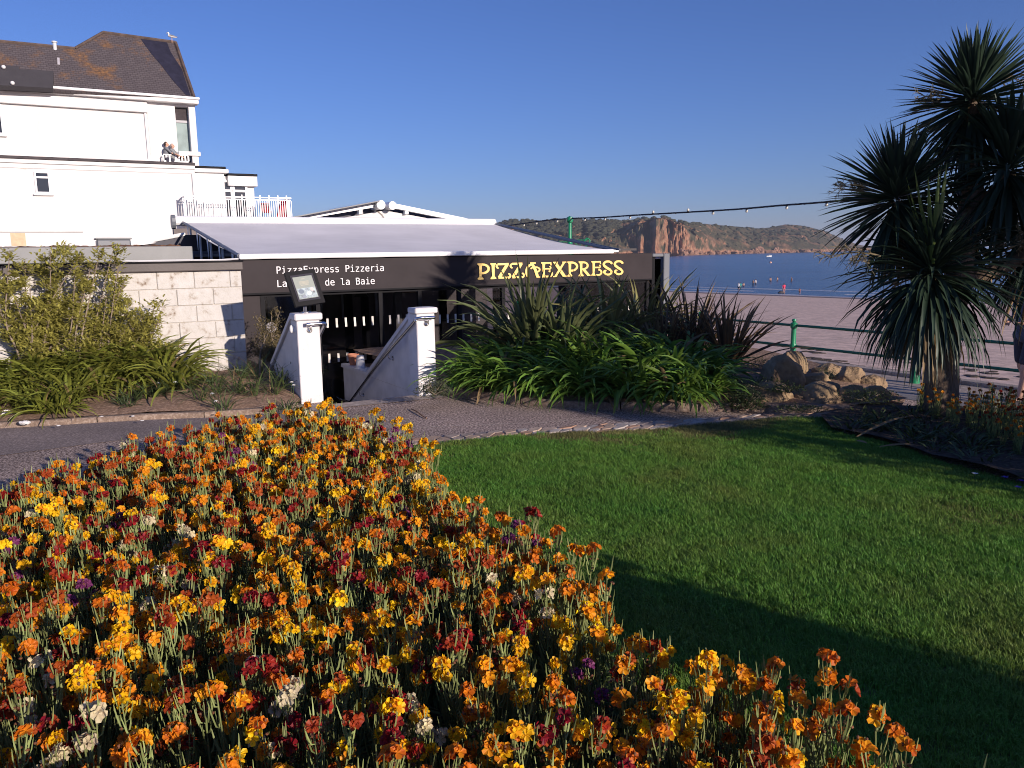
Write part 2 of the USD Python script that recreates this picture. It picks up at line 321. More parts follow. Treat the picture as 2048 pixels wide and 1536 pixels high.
# pale joints in the asphalt
def ribbon(pts, w_, z_):
    c = np.array([G(*q)[:2] for q in pts]); ls = sg.LineString(c).buffer(w_/2, cap_style=2); return sheet(ls, z_)
jm = M('path_joint', (.42, .36, .31), .9, .3, 12.)
for k, q in enumerate(([(770, 858), (830, 856), (960, 850), (1090, 845), (1170, 838), (1235, 829)], [(1150, 819), (1200, 831), (1252, 846)], [(1180, 819), (1225, 830), (1275, 842)])): single('path_joint', ribbon(q, .018, .003+.0012*k), jm, kind='structure')
# promenade, its painted shadow strips and kerb
rd = np.array([-.52, .854]); rn = np.array([.854, .52])     # along and across the sea railing
rp = np.array([6.3, 12.4])
def RP(t, c=0.): return rp+rd*t+rn*c
prom = sg.Polygon([tuple(RP(-40, .5)), tuple(RP(40, .5)), tuple(RP(40, -6)), tuple(RP(-40, -9))]).difference(sg.Polygon(bound+[(2.0, 14.6), (-10, 10), (-10, -30), (26, -30)]).buffer(-.05))
prom = max(getattr(prom, 'geoms', [prom]), key=lambda g: g.area)
single('promenade', sheet(prom, -.5), concrete, kind='structure')
mb = MB(); E3 = lambda t, c, z: np.array([*RP(t, c), z])
for c0, c1 in ((-1.62, -1.5), (-1.38, -1.02), (-.9, -.78)):
    mb.add([E3(-30, c0, -.496), E3(-30, c1, -.496), E3(30, c1, -.496), E3(30, c0, -.496)], [[0, 1, 2, 3]])
single('promenade_drain', mb, dark_concrete, kind='structure')  # cast shadow lines put into the colour of these flat strips
mb = MB(); mb.box(E3(-30, .42, -2.0), E3(30, .42, 0)-E3(-30, .42, 0), np.array([*rn, 0])*.25, Z*1.56, .02)
single('sea_wall', mb, concrete, 'low concrete edge of the promenade above the beach', 'sea wall')

wn = np.array([.79, .614]); wt = np.array([-.614, .79]); SEA = -6.2
def beach_z(x, y):
    c = np.asarray(x)*wn[0]+np.asarray(y)*wn[1]
    return np.where(c < 118, -1.6+(c-13)*(SEA+.12+1.6)/105., SEA+.12-(c-118)*.028)
cs = np.unique(np.concatenate([np.linspace(12.6, 40, 40), np.linspace(40, 118, 60), np.linspace(118, 330, 60)])); ts = np.linspace(-320, 420, 90)
cg, tg = np.meshgrid(cs, ts, indexing='ij'); X = cg*wn[0]+tg*wt[0]; Y = cg*wn[1]+tg*wt[1]
zz = beach_z(X, Y)+.10*(fbm(np.stack([X*.12, Y*.12, 0*X], -1), 4, 3)-.5)*np.clip((130-cg)/30, .15, 1)
i, j = np.meshgrid(np.arange(len(cs)-1), np.arange(len(ts)-1), indexing='ij'); n_ = len(ts)
q = np.stack([i*n_+j, (i+1)*n_+j, (i+1)*n_+j+1, i*n_+j+1], -1).reshape(-1, 4)
single('beach', (np.stack([X, Y, zz], -1).reshape(-1, 3), q[:, ::-1]), sand, kind='structure', smooth=True)
# tide wrack lines on the sand near the wall
mb = MB()
for k, (px, py) in enumerate([(1560, 722), (1600, 728), (1640, 731), (1662, 740), (1700, 748), (1520, 716), (1730, 752), (1590, 700), (1625, 712), (1968, 772), (2030, 766), (1900, 745)]):
    c = G(px, py, -2.3); L = RNG.uniform(.5, 1.6)
    for q_ in range(14):
        o = (np.array([*rd, 0])*RNG.uniform(-L, L)+np.array([*rn, 0])*RNG.normal(0, .07)); p = c+o; p[2] = float(beach_z(p[0], p[1]))+.03
        mb.ball(p, (.14, .1, .025), 1, .4, k*20+q_)
wrack = M('seaweed', (.035, .026, .02), .9, .3)
single('seaweed', mb, wrack, 'dark seaweed strands washed up on the sand near the wall', 'seaweed', kind='stuff')

water = usdkit.material(stage, '/World/Looks/water', {'t': ('geometry', {}), 'm': ('mapping', {'scale': (.20, .20, .2), 'rotation': (0, 0, .66)}), 'm2': ('mapping', {'scale': (.5, 1.6, 1.), 'rotation': (0, 0, .66)}), 'n': ('noise_texture', {'scale': 1., 'detail': 6., 'roughness': .65}), 'n2': ('noise_texture', {'scale': .018, 'detail': 3.}),
    'r': ('rgb_ramp', {'ramp': [(.3, (.006, .055, .15)), (.7, (.012, .085, .20))]}), 'bu': ('bump', {'strength': 1., 'distance': .9}), 'p': ('principled_bsdf', {'roughness': .18, 'ior': 1.33, 'specular_ior_level': .28})},
    [('t.position', 'm.vector'), ('m.vector', 'm2.vector'), ('m2.vector', 'n.vector'), ('t.position', 'n2.vector'), ('n2.fac', 'r.fac'), ('r.color', 'p.base_color'), ('n.fac', 'bu.height'), ('bu.normal', 'p.normal')], surface='p.BSDF')
E2 = lambda c, t, z: [c*wn[0]+t*wt[0], c*wn[1]+t*wt[1], z]
tt = np.linspace(-320, 420, 400); edge = 121+1.6*(fbm(np.stack([tt*.05, 0*tt, 0*tt], -1), 3, 5)*2-1)
vs = [E2(e, t, SEA) for e, t in zip(edge, tt)]+[E2(400, t, SEA) for t in tt]; n_ = len(tt)
f_ = [[a, a+1+n_, a+1] for a in range(n_-1)]+[[a, a+n_, a+1+n_] for a in range(n_-1)]
mb = MB(); mb.add(vs, f_)
mb.add([E2(400, -320, SEA), E2(400, 420, SEA), E2(11000, 8000, SEA), E2(11000, -8000, SEA)], [[0, 3, 2, 1]])
single('sea', mb, water, kind='structure')
foam = M('foam', (.55, .57, .6), .7, .2, 2.)
mb = MB()
for off, wd, sd in ((0., .7, 1), (7.5, .25, 2), (16, .2, 3)):
    for a in range(n_-1):
        if off and noise(np.array([tt[a]*.06, sd*3., 0]), sd) < .42: continue
        w0 = wd*(.4+noise(np.array([tt[a]*.3, sd, 0.]), sd)); w1 = wd*(.4+noise(np.array([tt[a+1]*.3, sd, 0.]), sd)); e0, e1 = edge[a]+off+1.2*noise(np.array([tt[a]*.09, off, 1.]), 9), edge[a+1]+off+1.2*noise(np.array([tt[a+1]*.09, off, 1.]), 9)
        mb.add([E2(e0, tt[a], SEA+.03), E2(e0+w0, tt[a], SEA+.12), E2(e1+w1, tt[a+1], SEA+.12), E2(e1, tt[a+1], SEA+.03)], [[0, 1, 2, 3]])
single('foam', mb, foam, 'thin white lines of breaking ripples along the water edge', 'surf', kind='stuff')

# ------------------------------------------------------------------ headland across the bay
def headland():
    px = np.array([900, 960, 990, 1030, 1060, 1100, 1150, 1200, 1240, 1262, 1285, 1300, 1312, 1330, 1345, 1365, 1385, 1410, 1430, 1460, 1500, 1525, 1545, 1570, 1600, 1640, 1665, 1690, 1715, 1740, 1790, 1850])
    top = np.array([470, 455, 446, 441, 441, 439, 438, 440, 442, 442, 437, 438, 436, 436, 441, 446, 447, 448, 450, 452, 456, 457, 454, 449, 451, 460, 470, 481, 489, 494, 497, 500])
    dep = np.array([1300, 1300, 1300, 1300, 1310, 1320, 1330, 1340, 1350, 1360, 1360, 1370, 1350, 1380, 1420, 1400, 1440, 1500, 1560, 1640, 1720, 1760, 1800, 1820, 1850, 1900, 2000, 2200, 2500, 2800, 3200, 3600.])
    cliff = np.array([.15, .15, .15, .15, .15, .2, .25, .25, .35, .55, .8, .95, 1., 1., .9, .85, .5, .25, .14, .12, .08, .12, .2, .1, .08, .08, .1, .12, .3, .5, .5, .5])
    X = np.linspace(900, 1850, 950); tp = np.interp(X, px, top); dp = np.interp(X, px, dep); cl = np.interp(X, px, cliff)
    tp = tp-2.2*(fbm(np.stack([X*.11, 0*X, 0*X], -1), 3, 4)-.45)*np.interp(X, [990, 1270, 1400, 1750], [1.6, 1.6, .6, .5])
    K = 64; V = np.zeros((K, len(X), 3)); depth_in = np.interp(X, [900, 1250, 1400, 1700, 1850], [190, 170, 190, 330, 200.])
    for k in range(K):
        a = (k-3)/(K-5) if k < K-1 else 1.05
        a_ = max(a, 0)
        prof_c = np.minimum(1, a_*3.6)*.86+.14*a_; prof_s = a_**1.05*.9+.1*np.minimum(1, a_*14)
        h = cl*prof_c+(1-cl)*prof_s
        if k >= K-1: h = h*.75
        for m in (0,):
            dd = dp+depth_in*a
            R = np.stack([D(x, 500, 1.) - EYE for x in X]); R[:, 2] = 0
            topz = np.array([(EYE+ray(x, y)*((d+depth_in[q])/ray(x, y)[1]))[2] for q, (x, y, d) in enumerate(zip(X, tp, dp))])
            z = SEA-1+(topz-SEA+1)*h if a >= 0 else np.full(len(X), SEA-6.)
            P = EYE+R*dd[:, None]; P[:, 2] = z
            V[k] = P
    # craggy displacement: ribs run down the slope
    _k, _x = np.meshgrid(np.arange(K), X, indexing='ij'); _w = 5*fbm(np.stack([_x*.05, _k*.06, 0*_x], -1), 3, 17); rib = .55*noise(np.stack([_x*.062+_w*.25, _k*.03, 0*_x], -1), 11)+.45*fbm(np.stack([_x*.17+_w*.5, _k*.13, 0*_x], -1), 4, 13)
    fine = fbm(np.stack([V[..., 0]/26., V[..., 1]/26., V[..., 2]/26.], -1), 5, 21)
    ridged = 1-np.abs(2*fbm(np.stack([V[..., 0]/38.+5, V[..., 1]/60., V[..., 2]/90.], -1), 3, 31)-1)
    dirn = -V.copy(); dirn[..., 2] = 0; dirn /= np.linalg.norm(dirn, axis=-1, keepdims=True)
    a = np.clip((np.arange(K)-3)/(K-5), 0, 1)[:, None]; mask = np.sin(np.pi*np.clip(a*1.05, 0, 1))**.6
    amp = ((.22+cl)*125*(rib-.5)+(.35+cl)*46*(fine-.5)+(.15+cl)*34*(ridged-.7))*mask
    V += dirn*amp[..., None]; V[..., 2] += (fine-.5)*8*(1-cl*.5)*np.sin(np.pi*np.clip(a, 0, 1))
    i, j = np.meshgrid(np.arange(K-1), np.arange(len(X)-1), indexing='ij'); n = len(X)
    q = np.stack([i*n+j, i*n+j+1, (i+1)*n+j+1, (i+1)*n+j], -1).reshape(-1, 4)
    # the landward side falls to the sea again so that the headland is a solid
    back = V[-1].copy(); back += dirn[-1]*-260; back[:, 2] = SEA-6
    vv = np.vstack([V.reshape(-1, 3), back]); b0 = K*n; jj = np.arange(n-1)
    q = np.vstack([q, np.stack([(K-1)*n+jj, (K-1)*n+jj+1, b0+jj+1, b0+jj], -1)])
    return vv, q, V
hv, hq, HV = headland()
head_mat = usdkit.material(stage, '/World/Looks/headland', {
    't': ('geometry', {}), 'sx': ('separate_xyz', {}), 'n1': ('noise_texture', {'scale': .022, 'detail': 5., 'roughness': .65}), 'n2': ('noise_texture', {'scale': .09, 'detail': 5., 'roughness': .7}), 'sp': ('separate_xyz', {}),
    'veg': ('rgb_ramp', {'ramp': [(.3, (.034, .034, .02)), (.5, (.062, .058, .034)), (.7, (.10, .078, .05))]}), 'rock': ('rgb_ramp', {'ramp': [(.3, (.10, .05, .034)), (.47, (.25, .12, .07)), (.62, (.35, .20, .125)), (.75, (.43, .30, .21))]}),
    'st': ('map_range', {'from_min': .52, 'from_max': .2, 'to_min': 0., 'to_max': 1., 'clamp': True}), 'na': ('map_range', {'from_min': .3, 'from_max': .7, 'to_min': -.8, 'to_max': .75}), 'low': ('map_range', {'from_min': 2., 'from_max': -2., 'to_min': 0., 'to_max': 1., 'clamp': True}),
    'ad': ('math', {'math_type': 'add'}), 'ad2': ('math', {'math_type': 'add', 'use_clamp': True}), 'mx': ('mix_color', {'blend_type': 'mix'}), 'p': ('principled_bsdf', {'roughness': .95, 'specular_ior_level': .1}), 'bu': ('bump', {'strength': .9, 'distance': 3.5})},
    [('t.normal', 'sx.vector'), ('t.position', 'sp.vector'), ('t.position', 'n1.vector'), ('t.position', 'n2.vector'), ('n2.fac', 'veg.fac'), ('n2.fac', 'rock.fac'), ('sx.z', 'st.value'), ('n1.fac', 'na.value'), ('sp.z', 'low.value'),
     ('st.result', 'ad.value1'), ('na.result', 'ad.value2'), ('ad.value', 'ad2.value1'), ('low.result', 'ad2.value2'), ('ad2.value', 'mx.fac'), ('veg.color', 'mx.a'), ('rock.color', 'mx.b'), ('mx.result', 'p.base_color'), ('n2.fac', 'bu.height'), ('bu.normal', 'p.normal')], surface='p.BSDF')
single('headland', (hv, hq), head_mat, kind='structure', smooth=True)
# trees and scrub along the wooded part of the ridge
wood = M('scrub', (.036, .038, .022), .95, .35, .3, .6, 1.5, bdist=.5)
pos, scl = [], []
for k in range(1500):
    x = RNG.integers(36, 500) if k < 900 else RNG.integers(36, 800); kk = RNG.integers(34, 62) if RNG.random() < .6 else RNG.integers(12, 62)
    if 340 < x < 540 and kk < 57: continue
    pos.append(HV[kk, x]+[0, 0, 0]); scl.append(RNG.uniform(1.4, 3.8))
pos = np.array(pos)
lump = MB().ball((0, 0, .3), (1.7, 1.5, .7), 2, .7, 3, 2.4)
lump2 = MB().ball((0, 0, .4), (1.3, 1.5, .8), 2, .8, 8, 2.1)
scatter('headland_scrub', [[('scrub', lump, wood, True)], [('scrub', lump2, wood, True)]], pos, RNG.uniform(0, 6.28, len(pos)), scl, RNG.integers(0, 2, len(pos)), label='dark trees and scrub covering the far headland', cat='scrub')

# rocks along the far shore and the low stack
srm = M('shore_rock', (.25, .14, .09), .95, .3, .12, .8, .6, bdist=1., ramp=[(.3, (.11, .06, .045)), (.5, (.24, .13, .085)), (.7, (.34, .21, .15))])
_r2 = np.random.default_rng(31); pos, scl = [], []
for k in range(330):
    px = _r2.uniform(1340, 1760); i = int((px-900)/950*949); b = HV[3, i].copy(); out = -b/np.linalg.norm(b); s_ = _r2.uniform(1.2, 4.2)*(1.6 if 1495 < px < 1560 else 1.)
    pos.append((b[0]+out[0]*_r2.uniform(-35, 4), b[1]+out[1]*_r2.uniform(-35, 4), SEA+_r2.uniform(-.5, 2.5))); scl.append((s_*_r2.uniform(1, 2.2), s_, s_*_r2.uniform(.6, 1.3)))
for px, hh in ((1517, 13), (1512, 9), (1523, 8), (1507, 7), (1530, 6), (1380, 9), (1392, 7), (1402, 5), (1366, 10), (1625, 6), (1640, 5)):
    i = int((px-900)/950*949); b = HV[3, i]; pos.append((b[0]*.995, b[1]*.995, SEA)); scl.append((hh*.8, hh*.7, hh))
rk = [MB().ball((0, 0, .1), (1, 1, 1), 3, .85, 5+7*q, 1.7) for q in range(2)]
scatter('shore_rocks', [[('rock', rk[0], srm, False)], [('rock', rk[1], srm, False)]], pos, _r2.uniform(0, 6.28, len(pos)), np.array(scl), _r2.integers(0, 2, len(pos)), label='red brown rocks along the foot of the far headland', cat='rocks')
wet = M('wet_sand', (.30, .225, .20), .45, .12, .5, spec=.4)
tw = np.linspace(-300, 400, 160); e0 = np.interp(tw, tt, edge)+.5; wv = []
for q, t_ in enumerate(tw):
    for off in (0, 2., 4.+2.5*noise(np.array([t_*.07, 0, 0]), 3)):
        c_ = e0[q]-off; x_, y_ = c_*wn[0]+t_*wt[0], c_*wn[1]+t_*wt[1]; wv.append((x_, y_, float(beach_z(x_, y_))+.075))
single('wet_sand', (np.array(wv), np.array([[q*3+j, q*3+3+j, q*3+4+j, q*3+1+j] for q in range(159) for j in range(2)])), wet, kind='structure')

# sea air between the terrace and the headland
hz = usdkit.material(stage, '/World/Looks/haze', {'v': ('principled_volume', {'color': (.80, .87, 1.), 'density': .00006, 'anisotropy': 0.})}, [], volume='v.volume')
single('haze', MB().box((-13500, -13500, -16), (27000, 0, 0), (0, 27000, 0), (0, 0, 120)), hz, 'thin blue sea haze over the bay', 'haze', kind='stuff')
# ------------------------------------------------------------------ white hotel on the left
QH = D(388, 330, 42.); wH = (QH-O0)@v
def HS(px, py, dw=0.): return FP(px, py, wH+dw)
sC = HS(388, 330)[0]; sL = sC-24; z1 = HS(388, 334)[2]; z2 = HS(388, 326)[2]; zE = HS(385, 206, .6)[2]; s_op = HS(352, 250, .6)[0]; s_pl = HS(297, 250, .6)[0]
feet = HS(333, 287, .6)[2]-1.73; s_b0 = HS(318, 310)[0]
hotel = thing('hotel', 'tall white hotel with slate roof and balcony beyond the restaurant', 'hotel', B(sC, wH, -1.2))
mb = MB().bb(sL, sC, wH, wH+.2, -1.2, z1).bb(sL, s_b0, wH+.2, wH+.62, -1.2, z1-.01).bb(s_b0, sC, wH+.2, wH+.62, -1.2, feet).bb(sL, sC, wH+.62, wH+9, -1.2, z1-.01)
part(hotel, 'lower_wall', mb, white_render)
part(hotel, 'upper_wall', MB().bb(sL, s_op, wH+.62, wH+9, z1-.005, zE), white_render)
# the pilaster-like bay beside the loggia
part(hotel, 'bay_wall', MB().bb(s_pl, s_op, wH+.58, wH+.7, z1+.02, zE+.02), white_paint)
part(hotel, 'roof_edge', MB().bb(sL, sC+.03, wH-.16, wH+.25, z1+.06, z2, .02), M('felt', (.05, .042, .045), .8, .2))
part(hotel, 'cornice', MB().bb(sL, sC+.02, wH-.12, wH, z1-.12, z1+.055, .02), white_paint)
part(hotel, 'cornice', MB().bb(sL, sC, wH-.05, wH, z1-.34, z1-.14, .01), white_paint)
part(hotel, 'parapet', MB().bb(sL, s_b0, wH+.3, wH+.6, z2-.1, z2+.14), white_paint)
sR = HS(393, 250, .6)[0]; sc0 = HS(379, 250, .6)[0]; zs = HS(372, 303, .6)[2]
part(hotel, 'corner_column', MB().bb(sc0, sR-.02, wH+.55, wH+1.0, z1, zE, .02), white_paint)
part(hotel, 'window_sill', MB().bb(s_op, sR+.08, wH+.45, wH+1.1, zs-.22, zs, .03), white_paint)
part(hotel, 'lintel', MB().bb(s_op, sR, wH+.6, wH+1.1, HS(370, 214, .6)[2], zE, .02), white_paint)
win = part(hotel, 'window', MB().bb(s_op, sc0, wH+.9, wH+.94, zs, HS(370, 214, .6)[2]), M('hazy_glass', (.26, .34, .33), .5, .4, .6, spec=.15))
zt = HS(365, 241, .9)[2]
part(win, 'pane', MB().bb(s_op+.03, sc0-.04, wH+.87, wH+.9, zt, HS(370, 215, .6)[2]), M('loggia_dark', (.05, .042, .045), .7, .2, spec=.1))
part(win, 'frame', MB().bb(s_op, sc0, wH+.85, wH+.89, zt-.13, zt, .01), M('frame_grey', (.3, .3, .32), .5, .05))
part(hotel, 'loggia_opening', MB().bb(s_op, sc0, wH+1.0, wH+1.05, z1, zs-.22), M('dark_room', (.05, .04, .04), .7, .2))
# eaves and roof
zg = HS(388, 199, .2)[2]
part(hotel, 'gutter', MB().bb(sL, sR+.12, wH+.12, wH+.7, zg-.22, zg+.06, .03), white_paint)
part(hotel, 'gutter', MB().bb(s_op-6, sR+.16, wH+.02, wH+.13, zg-.02, zg+.1, .03), white_metal)
part(hotel, 'fascia', MB().bb(sL, s_pl, wH+.4, wH+.62, zg-.75, zg-.22, .02), white_paint)
eave = B(sC, wH+.15, zg+.08); slope = v+Z*1.05; rn_ = np.cross(u, slope); rn_ /= np.linalg.norm(rn_)
def RF(px, py, off=0.): return PL(px, py, eave+rn_*off, rn_)
roof_pts = [RF(-90, 168), RF(389, 197), RF(351, 85), RF(206, 65), RF(150, 97), RF(-90, 74)]
ang = math.atan2(u[1], u[0])
slate_roof = usdkit.material(stage, '/World/Looks/slate_roof', {
    't': ('geometry', {}), 'mp': ('vector_rotate', {'rotate_type': 'z_axis', 'angle': -ang}), 'sx': ('separate_xyz', {}), 'cb': ('combine_xyz', {}), 'br': ('brick_texture', {'scale': 1., 'brick_width': .22, 'row_height': .11, 'mortar_size': .007, 'color1': (.078, .066, .071), 'color2': (.096, .082, .086), 'mortar': (.045, .036, .038)}),
    'n': ('noise_texture', {'scale': .55, 'detail': 6., 'roughness': .72}), 'm': ('map_range', {'from_min': .53, 'from_max': .66, 'to_min': 0., 'to_max': .8, 'clamp': True}), 'li': ('noise_texture', {'scale': 7., 'detail': 3.}), 'lr': ('rgb_ramp', {'ramp': [(.35, (.10, .055, .03)), (.65, (.25, .125, .045))]}),
    'x': ('mix_color', {'blend_type': 'mix'}), 'p': ('principled_bsdf', {'roughness': .8, 'specular_ior_level': .3}), 'bu': ('bump', {'strength': .7, 'distance': .03})},
    [('t.position', 'mp.vector'), ('mp.vector', 'sx.vector'), ('sx.x', 'cb.x'), ('sx.z', 'cb.y'), ('cb.vector', 'br.vector'), ('t.position', 'n.vector'), ('n.fac', 'm.value'), ('t.position', 'li.vector'), ('li.fac', 'lr.fac'), ('m.result', 'x.fac'), ('br.color', 'x.a'), ('lr.color', 'x.b'), ('x.result', 'p.base_color'), ('br.fac', 'bu.height'), ('bu.normal', 'p.normal')], surface='p.BSDF')
roof = part(hotel, 'roof', MB().slab(roof_pts, -rn_*.2), slate_roof)
part(roof, 'slate_patch', MB().slab([RF(*q, .015) for q in [(281, 77), (334, 84), (341, 103), (353, 122), (364, 138), (381, 191), (372, 190), (345, 160), (322, 130), (303, 108)]], -rn_*.01), M('dark_blue_patch', (.024, .024, .042), .8, .2, 3., spec=.12), 'darker blue patch on the right end of the roof')  # darker blue sheet laid over the right end of the roof
hip = MB().tube([RF(389, 197, .02), RF(351, 85, .02)], .09, 6).tube([RF(351, 85, .02), RF(206, 65, .02)], .09, 6).tube([RF(206, 65, .02), RF(150, 97, .02)], .08, 6).tube([RF(150, 97, .02), RF(-90, 74, .02)], .08, 6)
part(roof, 'ridge_tiles', hip, M('ridge_tile', (.085, .06, .05), .85, .35, 3.))
dm = part(hotel, 'dormer', MB().slab([RF(*q, .22) for q in [(-80, 122), (38, 133), (38, 138), (107, 142), (106, 176), (-80, 166)]], -rn_*.25), M('dormer_cladding', (.055, .052, .058), .8, .08, 2., spec=.15))
for a in ((110, 97), ):
    p0 = RF(*a); part(hotel, 'vent_pipe', MB().tube([p0-Z*.2, p0+Z*.28], .09, 10).tube([p0+Z*.27, p0+Z*.33], .13, 10), M('galvanised', (.5, .52, .53), .4, .1))
part(hotel, 'flashing', MB().slab([RF(*q, .04) for q in [(114, 115), (119, 115.5), (120, 129), (115, 128.5)]], -rn_*.03), M('lead', (.42, .40, .42), .5, .1))
for sx, sy in ((7, 134), (25, 166)):
    part(hotel, 'roof_lamp', MB().ball(RF(sx, sy, .3), .09, 2), white_paint)
# windows of the long wall
def window(px0, py0, px1, py1, dw, split=None, label=None, proud=.06):
    s0, _, zt_ = HS(px0, py0, dw); s1, _, zb = HS(px1, py1, dw); w_ = wH+dw
    f = part(hotel, 'window', MB().bb(s0, s1, w_-proud, w_+.02, zb, zb+.09, .01).bb(s0, s1, w_-proud, w_+.02, zt_-.09, zt_, .01).bb(s0, s0+.08, w_-proud, w_+.02, zb+.09, zt_-.09, .01).bb(s1-.08, s1, w_-proud, w_+.02, zb+.09, zt_-.09, .01), white_metal, label)
    if split:
        zm = zt_-(zt_-zb)*split; part(f, 'transom', MB().bb(s0+.08, s1-.08, w_-proud+.01, w_+.02, zm-.04, zm+.04), white_metal)
        part(f, 'pane', MB().bb(s0+.08, s1-.08, w_-.03, w_+.01, zm+.04, zt_-.09), window_dark); part(f, 'pane', MB().bb(s0+.08, s1-.08, w_-.03, w_+.01, zb+.09, zm-.04), window_dark)
    else: part(f, 'pane', MB().bb(s0+.08, s1-.08, w_-.03, w_+.01, zb+.09, zt_-.09), window_dark)
    part(f, 'sill', MB().bb(s0-.1, s1+.1, w_-proud-.08, w_, zb-.08, zb-.002, .01), white_paint)
window(67, 342, 103, 388, 0., .27, 'small window in the lower white wall')
window(-30, 207, 9, 270, .6, .3, 'window at the left edge of the upper white wall')
part(hotel, 'blocked_window', MB().bb(HS(20, 465)[0], HS(52, 483)[0], wH-.012, wH, HS(40, 492)[2], HS(40, 466)[2]), M('tan_board', (.55, .42, .27), .8, .1))
part(hotel, 'wall_groove', MB().bb(HS(0, 463)[0]-3, HS(166, 463)[0], wH-.03, wH, HS(120, 465)[2], HS(120, 463.4)[2]), M('groove', (.3, .28, .27), .8, .1))
part(hotel, 'vent', MB().bb(HS(40, 328)[0], HS(53, 338)[0], wH-.02, wH, HS(47, 338)[2], HS(47, 328)[2]), M('vent_plate', (.55, .5, .44), .7, .1))
# stepped blocks and the bay with the glazed door
se0 = sC+.03; se1 = HS(450, 380, .3)[0]; zt1 = HS(450, 334, .3)[2]; sb1 = HS(508, 380, .8)[0]; zt2 = HS(508, 350, .8)[2]
part(hotel, 'stepped_block', MB().bb(se0, se1, wH+.3, wH+6, -1.2, zt1-.12), white_render)
part(hotel, 'stepped_block_cornice', MB().bb(se0, se1+.22, wH+.12, wH+6, zt1-.32, zt1-.121, .03), white_paint)
part(hotel, 'roof_edge', MB().bb(se0-.02, se1+.1, wH+.16, wH+6, zt1-.12, zt1, .02), black_frame)
part(hotel, 'bay', MB().bb(se1+.002, sb1, wH+.8, wH+6, -1.2, zt2-.1), white_render)
part(hotel, 'bay_cornice', MB().bb(se1+.23, sb1+.14, wH+.5, wH+6, zt2-.62, zt2-.1, .02), white_paint)
part(hotel, 'roof_edge', MB().bb(se1+.23, sb1+.16, wH+.46, wH+6, zt2-.099, zt2+.02, .02), black_frame)
for a, b in ((450, 462), (470, 491)):
    s0, s1 = HS(a, 400, .8)[0], HS(b, 400, .8)[0]; w_ = wH+.8; zt_, zm, zb = HS(470, 365, .8)[2], HS(470, 382, .8)[2], HS(470, 434, .8)[2]
    f = part(hotel, 'glazed_door', MB().bb(s0-.12, s1+.12, w_-.08, w_, zm-.06, zm+.06, .01).bb(s0-.12, s0, w_-.08, w_, zb, zt_+.12).bb(s1, s1+.12, w_-.08, w_, zb, zt_+.12).bb(s0, s1, w_-.08, w_, zt_, zt_+.12), white_metal)
    part(f, 'pane', MB().bb(s0, s1, w_-.04, w_, zm+.06, zt_), window_dark); part(f, 'pane', MB().bb(s0, s1, w_-.04, w_, zb, zm-.06), window_dark)
# balcony
wB = wH-1.0; bz0 = FP(470, 438, wB)[2]; bz1 = FP(470, 394, wB)[2]; bs0 = FP(372, 420, wB)[0]; bs1 = FP(583, 420, wB)[0]
bal = thing('balcony', 'white slatted balcony railing in front of the hotel bay', 'balcony', B(bs0, wB, bz0))
part(bal, 'deck', MB().bb(bs0-.1, bs1+.1, wB-.1, wH+.3, bz0-.25, bz0, .02), white_paint)
for z_ in (bz0+.08, bz1-.12, bz1): part(bal, 'rail', MB().bb(bs0, bs1, wB-.025, wB+.025, z_-.03, z_+.03, .01), white_metal)
nb = 46
for k in range(nb+1):
    s_ = bs0+(bs1-bs0)*k/nb; tall = k % 4 == 0
    part(bal, 'post' if tall else 'baluster', MB().bb(s_-(.03 if tall else .016), s_+(.03 if tall else .016), wB-.016, wB+.016, bz0 if tall else bz0+.111, (bz1+.12) if tall else bz1-.151), white_metal)
for s_, nm in ((bs0, 'a'), (bs1, 'b')):
    part(bal, 'side_rail', MB().box(B(s_-.02, wB+.03, bz1-.03), u*.05, v*(wH-wB+1.8), Z*.06).box(B(s_-.02, wB+.03, bz0+.05), u*.05, v*(wH-wB+1.8), Z*.06), white_metal)
    for k in range(1, 9): part(bal, 'baluster', MB().bb(s_-.014, s_+.014, wB+k*.3, wB+k*.3+.03, bz0+.115, bz1-.031), white_metal)
# red seats folded on the balcony
red = M('red_canvas', (.30, .02, .03), .8, .15)
for px, wd, hh in ((564, .5, 1.0), (534, .5, .55)):
    s_ = FP(px, 430, wB+.7)[0]; c = B(s_, wB+.7, bz0)
    t = thing('folded_parasol' if hh > .9 else 'garden_chair', 'dark red folded canvas leaning behind the white balcony railing' if hh > .9 else 'low dark red seat behind the white balcony railing', 'parasol' if hh > .9 else 'chair', c)
    if hh > .9:
        part(t, 'canvas', MB().slab([c+u*-.3+Z*.1, c+u*.35+Z*.05, c+u*.42+Z*1.0, c+u*.0+Z*1.05], v*.12), red); part(t, 'pole', MB().tube([c+u*.05+v*.06, c+u*.25+v*.06+Z*1.15], .02), stem_mat)
    else:
        part(t, 'seat', MB().box(c+u*-.25+Z*.38, u*.5, v*.45, Z*.07, .02), red); part(t, 'backrest', MB().box(c+u*-.25+v*.42+Z*.45, u*.5, v*.05, Z*.45, .02), red)
        for a in (-.23, .2):
            for b in (.02, .4): part(t, 'leg', MB().box(c+u*a+v*b, u*.03, v*.03, Z*.375), black_frame)

